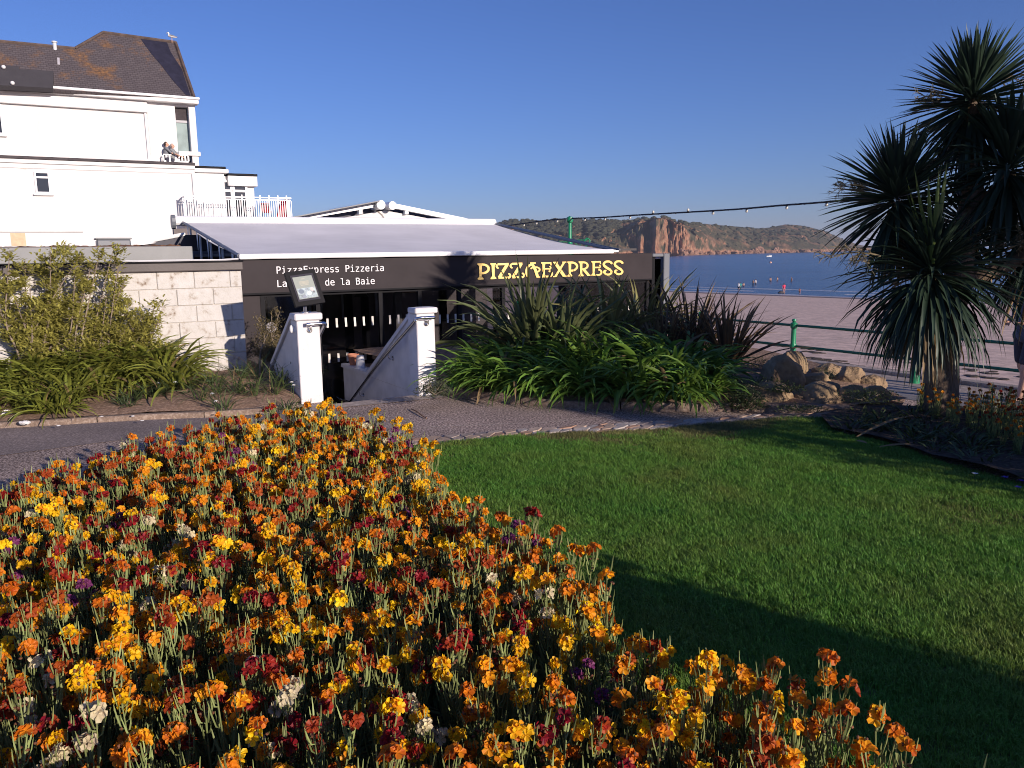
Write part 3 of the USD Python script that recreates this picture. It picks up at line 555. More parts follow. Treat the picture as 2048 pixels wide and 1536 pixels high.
# ------------------------------------------------------------------ restaurant terrace: fascia, glazing, stickers, awning
zF1, zF0 = 1.572, 1.088; sF = 7.16
rest = thing('restaurant', 'low dark restaurant front with gold lettering, sunk below the path', 'restaurant', B(0, 0, -1.05))
part(rest, 'fascia_board', MB().bb(-.7, sF, -.06, .06, zF0, zF1, .008), dark_fascia)
part(rest, 'fascia_trim', MB().bb(-.7, sF+.005, -.075, -.061, zF0, zF0+.025), black_frame)
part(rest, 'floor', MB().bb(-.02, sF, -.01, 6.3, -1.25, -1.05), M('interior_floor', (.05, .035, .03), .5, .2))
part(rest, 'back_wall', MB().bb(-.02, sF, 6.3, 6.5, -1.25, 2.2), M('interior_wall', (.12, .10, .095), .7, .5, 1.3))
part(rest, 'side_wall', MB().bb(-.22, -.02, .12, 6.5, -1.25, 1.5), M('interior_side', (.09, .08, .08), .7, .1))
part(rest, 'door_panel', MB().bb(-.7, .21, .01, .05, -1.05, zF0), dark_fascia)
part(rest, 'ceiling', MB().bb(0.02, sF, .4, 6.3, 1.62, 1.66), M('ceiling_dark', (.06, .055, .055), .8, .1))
tinted = usdkit.material(stage, '/World/Looks/tinted_glass', {'f': ('fresnel', {'IOR': 1.45}), 't': ('transparent_bsdf', {'color': (.62, .62, .64)}), 'g': ('glossy_bsdf', {'roughness': .03, 'color': (.8, .8, .8)}), 'm': ('mix_closure', {})}, [('f.fac', 'm.fac'), ('t.BSDF', 'm.closure1'), ('g.BSDF', 'm.closure2')], surface='m.closure')
mull = [.24, 1.02, 1.98, 2.62, 3.3, 4.1, 4.9, 5.7, 6.45, sF-.05]
for a, b in zip(mull[:-1], mull[1:]):
    part(rest, 'window_pane', MB().bb(a+.03, b-.03, .028, .034, -1.0 if a < 1.3 else .0, zF0-.03), tinted)
for a in mull: part(rest, 'mullion', MB().bb(a-.03, a+.03, .0, .06, -1.05 if a < 1.3 else -.05, zF0), black_frame)
part(rest, 'head_rail', MB().bb(.27, sF-.1, .002, .058, zF0-.04, zF0-.001), black_frame)
part(rest, 'base_wall', MB().bb(1.56, sF, -.02, .12, -1.05, .02), dark_fascia)
stick = M('glass_sticker', (.62, .58, .50), .6, .1)
for k in range(46):
    s_ = 1.155+k*.1385
    if s_ > sF-.2: break
    part(rest, 'glass_sticker', MB().bb(s_-.016, s_+.016, .022, .026, .565 if s_ < 2.6 else .53, .70 if s_ < 2.6 else .665), stick)
    if k < 5: part(rest, 'glass_sticker', MB().bb(s_-.016, s_+.016, .022, .026, .05, .182), stick)
part(rest, 'round_sticker', MB().mesh(trimesh.creation.cylinder(.075, .006, sections=28), np.block([[np.stack([u, Z, -v], 1), B(.34, .02, .62)[:, None]], [0, 0, 0, 1]])), M('pale_disc', (.18, .17, .19), .5, .05))
# glazed return at the right end
for s_, w_ in ((sF+.33, -.02), (sF+.33, 1.6), (sF+.33, 3.4)):
    part(rest, 'wind_screen_post', MB().bb(s_-.07, s_+.07, w_-.05, w_+.05, -.5, 1.56, .01), grey_metal)
part(rest, 'wind_screen_rail', MB().bb(sF+.005, sF+.26, -.06, .0, 1.5, 1.56, .01), grey_metal)
part(rest, 'wind_screen_rail', MB().bb(sF+.29, sF+.37, .031, 3.4, 1.48, 1.56, .01), grey_metal)
part(rest, 'wind_screen_frame', MB().bb(sF+.02, sF+.1, -.02, .04, -.5, 1.499, .01), black_frame)
part(rest, 'wind_screen_glass', MB().bb(sF+.31, sF+.32, .04, 3.35, -.3, 1.47), glass)
# interior posts seen through the glass
for s_, w_, m_ in ((.9, 3.0, black_frame), (2.2, 2.2, black_frame), (3.0, 3.6, black_frame), (3.2, 2.4, M('post_white', (.5, .48, .45), .6, .05)), (4.4, 3.0, black_frame), (5.4, 2.6, black_frame)):
    part(rest, 'interior_post', MB().bb(s_-.06, s_+.06, w_-.06, w_+.06, -1.05, 1.62), m_)
slit = M('far_window', (.3, .33, .36), .6, .5, 1.6)
for s_ in (1.3, 1.75, 2.5, 2.75, 3.4, 4.2): part(rest, 'back_window', MB().bb(s_, s_+.2, 6.27, 6.3, .2, 1.3), slit)

# signs
from PIL import Image, ImageDraw, ImageFont
def mono_text(text, height, depth):
    font = ImageFont.truetype(glob.glob('/opt/blender-*/*/datafiles/fonts/DejaVuSansMono.woff2')[0], 90)
    x0, y0, x1, y1 = font.getbbox(text, anchor='ls'); im = Image.new('L', (x1+20, y1-y0+8))
    ImageDraw.Draw(im).text((4, 4-y0), text, 255, font, anchor='ls')
    on = np.pad(np.asarray(im) > 127, ((0, 0), (1, 1))).astype(np.int8)
    rows, st = np.nonzero(np.diff(on, axis=1) == 1); en = np.nonzero(np.diff(on, axis=1) == -1)[1]
    sh = so.unary_union([sg.box(a, -r-1, b, -r) for a, b, r in zip(st, en, rows)]).buffer(.6).buffer(-.6).simplify(.6)
    cap = font.getbbox('P', anchor='ls'); sc = height/(-cap[1]); sh = sa.affine_transform(sh, [sc, 0, 0, sc, -4*sc, (4-y0)*sc])
    return sh, font.getlength('m')*sc
def glyphs(shape, depth):
    return trimesh.util.concatenate([trimesh.creation.extrude_polygon(g, depth, engine='earcut') for g in getattr(shape, 'geoms', [shape])])
def on_front(m, s0, z0, w0=-.062, sx=1.):
    vv = np.array(m.vertices)*[sx, 1, 1]; return (O0+(s0+vv[:, :1])*u+(w0-vv[:, 2:3])*v+(z0+vv[:, 1:2])*Z, np.array(m.faces)[:, ::-1])
white_vinyl = M('white_vinyl', (.75, .74, .74), .5, .03)
a, b = FP(549.5, 547), FP(766, 543); pitch = (b[0]-a[0])/21
for text, px, py in (('PizzaExpress Pizzeria', 549.5, 547.2), ('La', 551, 574), ('de la Baie', 647, 571)):
    s_, _, z_ = FP(px, py); sh, adv = mono_text(text, .098, .004)
    for gl in sorted(getattr(sh, 'geoms', [sh]), key=lambda g_: g_.bounds[0]): part(rest, 'letter', on_front(glyphs(gl, .004), s_, z_, sx=pitch/adv), white_vinyl)

def strokes(*ls): return so.unary_union([sg.LineString(p).buffer(w/2, cap_style=2 if c else 1, join_style=1) for p, w, c in ls])
def arc(cx, cy, rx, ry, a0, a1, n=18): return [(cx+rx*math.cos(math.radians(t)), cy+ry*math.sin(math.radians(t))) for t in np.linspace(a0, a1, n)]
def flare(x, y0, y1, w=.15, ft=.30):   # upright with flared feet
    return sg.Polygon([(x-ft/2, y0), (x+ft/2, y0), (x+ft/2, y0+.07), (x+w*.42, y0+.18), (x+w*.5, y1-.16), (x+ft/2, y1-.06), (x+ft/2, y1), (x-ft/2, y1), (x-ft/2, y1-.06), (x-w*.5, y1-.16), (x-w*.42, y0+.18), (x-ft/2, y0+.07)])
def letter(c):
    if c == 'P': return so.unary_union([flare(.16, 0, 1), strokes((arc(.26, .66, .33, .27, 100, -100), .13, 1), ([(.16, .93), (.28, .93)], .12, 1), ([(.16, .40), (.24, .395)], .10, 1))]), .64
    if c == 'I': return flare(.16, 0, 1, .16, .30), .34
    if c == 'Z': return so.unary_union([strokes(([(.05, .93), (.62, .93)], .13, 1), ([(.56, .93), (.10, .08)], .17, 1), ([(.06, .07), (.64, .07)], .12, 1), (arc(.07, .80, .10, .12, 90, 250), .10, 0), (arc(.60, .18, .10, .13, -90, 70), .10, 0))]), .72
    if c == 'A': return so.unary_union([strokes(([(.40, .93), (.60, .5), (.72, .05)], .16, 1), ([(.66, .035), (.86, .035)], .07, 1), (arc(.42, .40, .33, .46, 95, 215), .13, 0), ([(.15, .14), (.22, .02)], .13, 1), (arc(.58, .52, .26, .17, 150, -50), .09, 0), ([(.30, .95), (.62, .95)], .10, 1))]), .86
    if c == 'E': return so.unary_union([flare(.18, 0, 1), strokes(([(.2, .94), (.58, .94)], .11, 1), ([(.58, .99), (.60, .78)], .07, 1), ([(.2, .56), (.50, .56)], .09, 1), (arc(.50, .62, .08, .09, -90, 60), .08, 0), (arc(.46, .22, .20, .18, -90, 75), .11, 0), ([(.2, .055), (.48, .055)], .11, 1))]), .68
    if c == 'X': return so.unary_union([strokes(([(.12, .96), (.66, .04)], .18, 1), ([(.66, .96), (.14, .04)], .12, 1), ([(0.0, .965), (.28, .965)], .07, 1), ([(.54, .965), (.78, .965)], .07, 1), ([(.0, .035), (.28, .035)], .07, 1), ([(.52, .035), (.80, .035)], .07, 1))]), .80
    if c == 'R': return so.unary_union([flare(.16, 0, 1), strokes((arc(.28, .70, .28, .23, 100, -100), .12, 1), ([(.16, .94), (.30, .94)], .11, 1), ([(.30, .48), (.44, .28), (.62, .05)], .16, 1), ([(.52, .035), (.74, .035)], .07, 1))]), .72
    if c == 'S': return strokes((arc(.34, .76, .25, .19, 20, 215), .14, 0), ([(.14, .64), (.30, .50), (.46, .40)], .16, 0), (arc(.36, .22, .22, .17, 60, -200), .13, 0), (arc(.18, .22, .10, .12, 200, 60), .08, 0)), .66
x = 0.; out = []
for c in 'PIZZAEXPRESS':
    g, adv = letter(c); out.append((x, g)); x += adv+.035
a, b = FP(951, 559), FP(1243, 553); sc = (b[0]-a[0])/x; ht = FP(951, 527)[2]-a[2]
for c, (x_, g) in zip('PIZZAEXPRESS', out):
    m = glyphs(sa.scale(sa.translate(g, x_, 0), sc, ht, origin=(0, 0)), .012); part(rest, 'gold_letter', on_front(m, a[0], a[2], -.063), gold, f'gold letter {c}')

# awning
al0, al1 = FP(483, 513, -.12), FP(1228, 501, -.12); bl = SP(368, 444, al0[0]); br_ = FP(985, 447, bl[1])
awn = thing('awning', 'pale grey sloping retractable awning over the restaurant terrace', 'awning', B(al0[0], -.1, 1.6))
P0, P1, P2, P3 = B(al0[0], -.1, 1.625), B(al1[0], -.1, 1.625), B(br_[0], bl[1], bl[2]), B(bl[0], bl[1], bl[2])
nx, ny = 40, 24; g = np.zeros((ny+1, nx+1, 3))
for j in range(ny+1):
    for i in range(nx+1):
        a_, b_ = i/nx, j/ny; p = (P0*(1-a_)+P1*a_)*(1-b_)+(P3*(1-a_)+P2*a_)*b_
        p[2] -= .07*math.sin(math.pi*b_)+.012*math.sin(math.pi*a_*3+.5)*math.sin(math.pi*b_)+.02*(noise(np.array([a_*6, b_*3, 0.]), 4)-.5)*math.sin(math.pi*b_); g[j, i] = p
i, j = np.meshgrid(np.arange(ny), np.arange(nx), indexing='ij'); n_ = nx+1
q = np.stack([i*n_+j, i*n_+j+1, (i+1)*n_+j+1, (i+1)*n_+j], -1).reshape(-1, 4); gv = g.reshape(-1, 3); k = len(gv)
part(awn, 'canvas', (np.vstack([gv, gv-Z*.004]), np.vstack([q, q[:, ::-1]+k])), awning_cloth, smooth=True)
e = (P1-P0)/np.linalg.norm(P1-P0); part(awn, 'front_bar', MB().box(P0-e*.03-Z*.05-v*.03, e*(np.linalg.norm(P1-P0)+.03), v*.06, Z*.07, .012), white_metal)
part(awn, 'bar_end', MB().box(P1-Z*.03-v*.02+e*.005, e*.1, v*.04, Z*.035, .005), white_metal)
e = (P2-P3)/np.linalg.norm(P2-P3); part(awn, 'cassette', MB().tube([P3-e*.15+Z*.02, P2+e*.05+Z*.02], .09, 12), white_metal)
part(awn, 'cassette_cap', MB().tube([P3-e*.22+Z*.0, P3-e*.155], .13, 12), grey_metal)
part(awn, 'side_rail', MB().tube([P1+Z*.0+e*.03, P2+e*.04], .025, 6).tube([P1+e*.14+Z*.01, P2+e*.12], .018, 6), grey_metal)
part(awn, 'side_rail', MB().tube([P0-e*.03, P3-e*.03], .025, 6), grey_metal)
for k in range(5):
    f_ = (k+.5)/5; p = P0*(1-f_)+P3*f_; part(awn, 'strut', MB().box(p+u*.02-Z*(p[2]-1.35), u*.03, v*.05, Z*(p[2]-1.36), .005), white_metal)
    part(awn, 'valance_flap', MB().slab([p+Z*-.02, p+v*.16-Z*.01, p+v*.08-Z*.36], -u*.004), white_paint)

# gabled conservatory roof behind the awning
wG = bl[1]+2.0
def GP(px, py): return O0+(lambda t: t[0]*u+t[1]*v+t[2]*Z)(FP(px, py, wG))
gab = thing('conservatory', 'white gabled conservatory roof with rolled awnings behind the terrace awning', 'conservatory', B(3, wG, 0))
part(gab, 'gable_wall', MB().slab([GP(655, 441), GP(770, 421), GP(880, 441), GP(880, 470), GP(655, 470)], v*.2), white_render)
part(gab, 'roof_beam', MB().slab([GP(575, 436.5), GP(750, 404), GP(752, 414), GP(600, 440), GP(575, 441)], v*-.15), white_metal)
part(gab, 'roof_beam', MB().slab([GP(786, 408), GP(937, 439), GP(937, 443), GP(905, 441), GP(784, 417)], v*-.15), white_metal)
part(gab, 'roof_edge', MB().slab([GP(560, 438), GP(748, 403), GP(750, 404.6), GP(562, 440)], v*-.4), grey_metal)
part(gab, 'roof', MB().slab([q_+v*.22 for q_ in (GP(560, 446), GP(752, 407), GP(785, 408), GP(940, 442), GP(940, 452), GP(560, 452))], v*4), M('dark_panel', (.03, .03, .045), .6, .1))
for px in (718, 810): part(gab, 'bracket', MB().slab([GP(px-3.5, 417 if px < 760 else 415), GP(px+3.5, 416 if px < 760 else 416.5), GP(px+3.5, 428), GP(px-3.5, 429)], v*-.12), white_metal)
for px, py in ((753, 411), (776, 412.5)):
    c = GP(px, py); f = part(gab, 'awning_cassette', MB().tube([c-v*.3, c+v*3.5], .105 if px < 760 else .095, 18), white_metal)
part(gab, 'cable', MB().tube([GP(752, 420)-v*.02, GP(764, 430)-v*.03, GP(770, 441)-v*.02], .008, 5), stem_mat)

# kitchen flat roof on the left, behind the block wall
wK = 1.3; zk1 = FP(384, 492, wK)[2]; zk0 = FP(384, 522, wK)[2]; sk = FP(385, 500, wK)[0]
kit = thing('flat_roof', 'flat roof with grey fascia and reddish moss behind the block wall', 'flat roof', B(sk, wK, 0))
part(kit, 'fascia', MB().bb(sk-9, sk, wK, wK+.06, zk0, zk1, .01), grey_fascia)
part(kit, 'roof_deck', MB().bb(sk-9, sk-.02, wK+.06, wK+5, zk0-1, zk1-.02), M('deck_felt', (.07, .06, .06), .9, .2))
mos = MB()
for k in range(420):
    c = B(sk-.15-abs(RNG.normal(0, 1))*3.2, wK+.1+RNG.random()*.8, zk1-.02); mos.ball(c, (RNG.uniform(.05, .13), RNG.uniform(.05, .1), RNG.uniform(.015, .05)), 1, .5, k)
part(kit, 'moss', mos, M('moss_red', (.13, .065, .035), .95, .4, 9.), kind='stuff')
sh = thing('lean_to_roof', 'dark sloping roof with white edge between the flat roof and the hotel', 'roof', B(sk, wK+3, 0))
def KP(px, py, w=4.2): return (lambda t: B(*t))(FP(px, py, w))
part(sh, 'slope', MB().slab([KP(255, 492), KP(365, 470), KP(470, 470), KP(470, 500), KP(300, 500)], v*1.5), M('slope_dark', (.04, .04, .055), .6, .15))
part(sh, 'white_edge', MB().tube([KP(250, 491), KP(330, 476)-v*.02, KP(370, 468)], .035, 6), white_metal)
part(sh, 'skylight', MB().slab([KP(266, 489), KP(305, 484.5), KP(312, 486), KP(285, 490)], -v*.05), white_paint)
bx = thing('roof_unit', 'grey box unit standing on the mossy flat roof', 'vent unit', KP(217, 489, 3.2)); c = KP(194, 489, 3.2)
part(bx, 'case', MB().box(c-Z*.3, u*.5, v*.4, Z*(KP(194, 479, 3.2)[2]-c[2]+.3), .02), grey_metal); part(bx, 'lid', MB().box(c+Z*(KP(194, 479, 3.2)[2]-c[2]+.002)-u*.02, u*.54, v*.44, Z*.025, .008), grey_fascia)

# block wall
wW = -1.1
wall = thing('block_wall', 'whitewashed concrete block garden wall with dark coping beside the restaurant', 'block wall', B(-3, 0, 0))
part(wall, 'core', MB().bb(-8, -.245, wW+.016, wW+.12, -.1, 1.44).bb(-.36, -.245, wW+.12, -.07, -.1, 1.44), mortar)
course, bw, rows_ = .2028, .416, [1.441-.2028*k for k in range(8)]
for r_, zt_ in enumerate(rows_[:-1]):
    off = -.384 if r_ % 2 == 0 else -.592
    edges = [-.243]+[e_ for e_ in np.arange(off, -8, -bw) if e_ < -.3]
    for a_, b_ in zip(edges[1:], edges[:-1]):
        if b_ < -3.9: break
        o_ = RNG.normal(0, .0025); part(wall, 'block', MB().bb(a_+.0035, b_-.0035, wW+o_, wW+.03+o_, zt_-course+.0035, zt_-.0035, .006), blockwork)
part(wall, 'coping', MB().bb(-8, -.225, wW-.05, wW+.2, 1.446, 1.551, .01), brown_trim)
part(wall, 'coping_edge', MB().bb(-8, -.22, wW-.06, wW-.02, 1.546, 1.566, .005), black_frame)
cb = single('loose_cable', MB().tube([B(-1.7, wW+.05, 1.585), B(-1.4, wW-.02, 1.575), B(-.9, wW-.02, 1.578), B(-.45, wW-.01, 1.575), B(-.25, wW+.1, 1.585)], .012, 6), M('cable_grey', (.55, .55, .56), .5, .05), 'pale grey cable lying along the dark wall coping', 'cable')

# ------------------------------------------------------------------ stairs with white walls, pillars, rails
st = thing('entrance_stairs', 'steps going down between white walls to the restaurant door', 'stairs', B(.7, -3.0, 0))
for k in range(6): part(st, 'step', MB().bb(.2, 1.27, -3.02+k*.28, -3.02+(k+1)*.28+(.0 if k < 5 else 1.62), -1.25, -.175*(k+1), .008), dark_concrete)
stair_white = M('stair_wall_paint', (.62, .60, .60), .6, .11, 5., .25, 30.)
wl, wr = -2.81, -3.135
def prof(s0, s1, pts): return MB().slab([B(s0, w_, z_) for w_, z_ in pts], u*(s1-s0))
right = thing('stair_wall', 'white stair wall right of the steps with capped pillar', 'stair wall', B(1.33, wr, 0))
part(right, 'pillar', MB().bb(1.215, 1.437, wr, wr+.26, -.3, .945, .008), stair_white)
part(right, 'pillar_cap', MB().bb(1.19, 1.468, wr-.03, wr+.2, .946, 1.012, .012), stair_white)
part(right, 'wall', prof(1.285, 1.43, [(wr+.262, -1.25), (wr+.262, .93), (-1.25, .0), (-.2, .0), (-.2, -1.25)]), stair_white)
part(right, 'coping', prof(1.262, 1.46, [(wr+.202, 1.01), (-1.24, .052), (-.18, .052), (-.18, .004), (-1.262, .004), (wr+.202, .958)]), stair_white)
left = thing('stair_wall', 'white stair wall left of the steps below the menu display', 'stair wall', B(.08, wl, 0))
part(left, 'pillar', MB().bb(-.045, .205, wl, wl+.26, -.3, .915, .008), stair_white)
part(left, 'pillar_cap', MB().bb(-.072, .234, wl-.03, wl+.2, .916, .992, .012), stair_white)
part(left, 'wall', prof(-.03, .19, [(wl+.262, -1.25), (wl+.262, .88), (-1.1, .0), (-.2, .0), (-.2, -1.25)]), stair_white)
part(left, 'coping', prof(-.06, .215, [(wl+.202, .988), (-1.09, .052), (-.18, .052), (-.18, .004), (-1.11, .004), (wl+.202, .935)]), stair_white)
def smooth_path(pts, n=6):
    p = np.array(pts, float); out = []
    for i in range(len(p)-1):
        a, b, c, d = p[max(i-1, 0)], p[i], p[i+1], p[min(i+2, len(p)-1)]
        for t in np.linspace(0, 1, n, endpoint=False): out.append(.5*((2*b)+(c-a)*t+(2*a-5*b+4*c-d)*t*t+(3*b-a-3*c+d)*t**3))
    return np.array(out+[p[-1]])
zr = FP(858, 635, wr-.06)[2]
hr = thing('handrail', 'polished steel handrail bent round the right stair pillar', 'handrail', B(1.2, wr, 0))
part(hr, 'rail', MB().tube(smooth_path([B(1.41, wr-.06, zr), B(1.3, wr-.06, zr), B(1.235, wr-.055, zr), B(1.2, wr-.01, zr-.02), B(1.2, wr+.1, zr-.09), B(1.2, -1.9, .24), B(1.2, -.78, -.39), B(1.2, -.70, -.43), B(1.17, -.45, -.44), B(1.17, -.2, -.44)]), .021, 10), chrome, smooth=True)
for s_, w_, z_, d_ in ((1.33, wr-.002, zr-.07, -v), (1.284, -2.2, .42-.08, -u), (1.284, -1.05, -.24-.05, -u)):
    c = B(s_, w_, z_); part(hr, 'bracket', MB().tube(smooth_path([c, c+d_*.035-Z*.01, c+d_*.06+Z*.02, c+d_*.06+Z*.06], 4), .007, 6).tube([c, c+d_*.008], .03, 12), chrome, smooth=40)
zl = FP(630, 648, wl-.06)[2]
hl = thing('handrail', 'polished steel handrail bent round the left stair pillar', 'handrail', B(.2, wl, 0))
part(hl, 'rail', MB().tube(smooth_path([B(.04, wl-.06, zl), B(.14, wl-.06, zl), B(.23, wl-.055, zl), B(.262, wl-.01, zl-.02), B(.262, wl+.1, zl-.08), B(.262, -1.7, .16), B(.262, -.78, -.37), B(.262, -.3, -.45)]), .021, 10), chrome, smooth=True)
for s_, w_, z_, d_ in ((.09, wl-.002, zl-.07, -v), (.206, -2.2, .38, u)):
    c = B(s_, w_, z_); part(hl, 'bracket', MB().tube(smooth_path([c, c+d_*.035-Z*.01, c+d_*.06+Z*.02, c+d_*.06+Z*.06], 4), .007, 6).tube([c, c+d_*.008], .03, 12), chrome, smooth=40)
lamp = thing('wall_lamp', 'small white lamp fixed to the left stair wall', 'wall lamp', B(-.05, wl+.1, .8))
part(lamp, 'body', MB().ball(B(-.075, wl+.12, .82), (.022, .03, .045), 2), white_paint); part(lamp, 'base', MB().bb(-.06, -.046, wl+.1, wl+.14, .79, .85), white_metal)
# menu display on the left pillar
mc = np.array([FP(x_, y_, wl+.06) for x_, y_ in ((572, 545), (632, 537), (648, 604), (590, 613))]); mc = np.array([B(*t) for t in mc])
mc[:2] += v*.06; mc[2:] -= v*.05
menu = thing('menu_display', 'black framed menu display tilted on the left stair pillar', 'menu display', B(.08, wl+.05, .99))
cen = mc.mean(0); mn = np.cross(mc[1]-mc[0], mc[3]-mc[0]); mn /= np.linalg.norm(mn)
if mn @ v > 0: mn = -mn
def inset(f): return cen+(mc-cen)*f
part(menu, 'case', MB().slab(mc, -mn*.06), black_frame)
fr = inset(.72); q_ = inset(.66)
part(menu, 'inner_frame', MB().slab(inset(.76)+mn*.001, mn*.006), M('menu_inner', (.03, .028, .04), .6, .05, spec=.15))
ps = thing('menu_poster', 'printed menu sheet with pale top and photograph of plates, behind the display front', 'poster', inset(.6)[0])
C = lambda a_, b_, h=.0075: (lambda qq: qq[0]+(qq[1]-qq[0])*a_+(qq[3]-qq[0])*b_)(inset(.64))+mn*h
def quad(a0, b0, a1, b1, h): return MB().slab([C(a0, b0, h), C(a1, b0, h), C(a1, b1, h), C(a0, b1, h)], mn*.0004)
part(ps, 'sheet', quad(0, 0, 1, 1, .0075), M('menu_paper', (.26, .29, .26), .5, .04, spec=.2))
part(ps, 'picture', quad(.03, .52, .97, .98, .0082), M('menu_picture', (.30, .36, .38), .5, .5, 40., spec=.2))
def disc(a_, b_, r_, mat, nm):
    part(ps, nm, MB().slab([C(a_+r_*math.cos(t), b_+r_*.75*math.sin(t), .009) for t in np.linspace(0, 2*np.pi, 18, endpoint=False)], mn*.0004), mat)
disc(.22, .66, .14, M('plate_blue', (.06, .10, .16), .4, .2), 'plate'); disc(.8, .62, .1, M('plate_pink', (.5, .38, .36), .4, .2), 'plate'); disc(.3, .9, .11, M('plate_grey', (.12, .15, .2), .4, .3), 'plate'); disc(.85, .74, .06, M('plate_black', (.05, .05, .07), .4, .2), 'plate'); disc(.6, .78, .12, M('plate_white', (.62, .66, .66), .4, .2), 'plate'); disc(.5, .6, .06, M('plate_slate', (.2, .25, .3), .4, .2), 'plate')
for b_, a0, a1 in ((.1, .4, .6), (.22, .25, .75), (.27, .25, .75), (.32, .25, .75), (.38, .3, .7)): part(ps, 'print_line', quad(a0, b_, a1, b_+.025, .0082), M(f'print_{int(b_*100)}', (.36, .34, .26), .5, .05))
part(menu, 'stand', MB().tube([B(.07, wl+.06, .985), cen-mn*.065-Z*.2], .02, 8).tube([B(.07, wl+.06, .993), B(.07, wl+.06, 1.003)], .05, 14), M('steel', (.45, .44, .46), .35, .05, metal=.8))
for a_ in (.03, .11): part(menu, 'bolt', MB().ball(B(a_, wl+.0, 1.0), .012, 1), chrome)

# tables and chairs inside
tbl = M('table_top', (.20, .12, .07), .5, .2, 6.); redseat = M('red_seat', (.22, .03, .035), .6, .15)
def table(c, lab):
    t = thing('dining_table', lab, 'table', c); part(t, 'table_top', MB().box(c+np.array([-.35, -.35, .72]), (.7, 0, 0), (0, .7, 0), Z*.035, .008), tbl); part(t, 'pedestal', MB().tube([c, c+Z*.72], .035, 8), black_frame); part(t, 'foot', MB().tube([c, c+Z*.03], .22, 14), black_frame)
def chair(c, rz, lab):
    a_, b_ = np.array([math.cos(rz), math.sin(rz), 0]), np.array([-math.sin(rz), math.cos(rz), 0])
    t = thing('dining_chair', lab, 'chair', c); part(t, 'seat', MB().box(c-a_*.2-b_*.2+Z*.43, a_*.4, b_*.4, Z*.05, .012), redseat); part(t, 'backrest', MB().box(c-a_*.2+b_*.17+Z*.5, a_*.4, b_*.035, Z*.42, .012), redseat)
    for i_ in (-.19, .16):
        for j_ in (-.19, .16): part(t, 'leg', MB().box(c+a_*i_+b_*j_, a_*.03, b_*.03, Z*.429), black_frame)
for k, (s_, w_) in enumerate(((1.5, 1.2), (2.9, 1.3), (4.4, 1.4), (2.0, 3.0))):
    nm = ('nearest the door', 'behind the middle window', 'at the right end', 'at the back')[k]
    table(B(s_, w_, -1.05), f'small square dining table {nm} inside the dark restaurant')
    for d_, nn_ in ((-.62, 'left'), (.62, 'right')): chair(B(s_+d_, w_, -1.05), ang+(math.pi/2 if d_ < 0 else -math.pi/2), f'red seated chair {nn_} of the table {nm} inside the restaurant')
pot_c = B(1.36, -.45, .053)
pot = thing('terracotta_pot', 'terracotta pot lying on the low end of the right stair wall', 'flower pot', pot_c)
part(pot, 'body', MB().lathe([(0, 0), (.05, 0), (.075, .12), (.085, .13), (.085, .16), (.075, .16), (.068, .13), (0, .05)], pot_c, 18), M('terracotta', (.42, .17, .10), .8, .15), smooth=40)
part(pot, 'soil', MB().lathe([(0, .12), (.066, .12)], pot_c, 18), dark_soil)
pot_c = B(1.36, -.75, .053)
pot = thing('white_planter', 'small white planter on the low end of the right stair wall', 'planter', pot_c)
part(pot, 'body', MB().lathe([(0, 0), (.07, 0), (.05, .17), (.04, .17), (.05, .04), (0, .04)], pot_c, 18), white_paint, smooth=40); part(pot, 'soil', MB().lathe([(0, .14), (.045, .14)], pot_c, 14), dark_soil)

# hanging lamps and a coat of things seen through the glass
for k, (s_, w_, z_) in enumerate(((1.6, 1.6, .95), (2.35, 1.9, .9), (3.15, 1.7, .95), (1.25, 3.2, .9))):
    c = B(s_, w_, z_); t = thing('pendant_lamp', f'small dark pendant lamp hanging inside the restaurant, {("nearest the door", "behind the second pane", "behind the fourth pane", "at the back by the door")[k]}', 'lamp', c)
    part(t, 'shade', MB().lathe([(.02, .12), (.05, .1), (.13, 0), (.12, 0), (.04, .09), (0, .1)], c, 16), (grey_metal, chrome, M('copper_shade', (.5, .22, .10), .4, .1), grey_metal)[k], smooth=40); part(t, 'cord', MB().tube([c+Z*.12, c+Z*(1.6-z_)], .006, 5), black_frame)
dp = part(hotel, 'downpipe', MB().tube([B(s_pl-.12, wH+.56, zg-.7), B(s_pl-.12, wH+.56, z2+.1)], .045, 8), white_metal)
part(hotel, 'downpipe', MB().tube([B(sC-.1, wH-.06, z1-.35), B(sC-.1, wH-.06, 1.0)], .05, 8), white_metal)
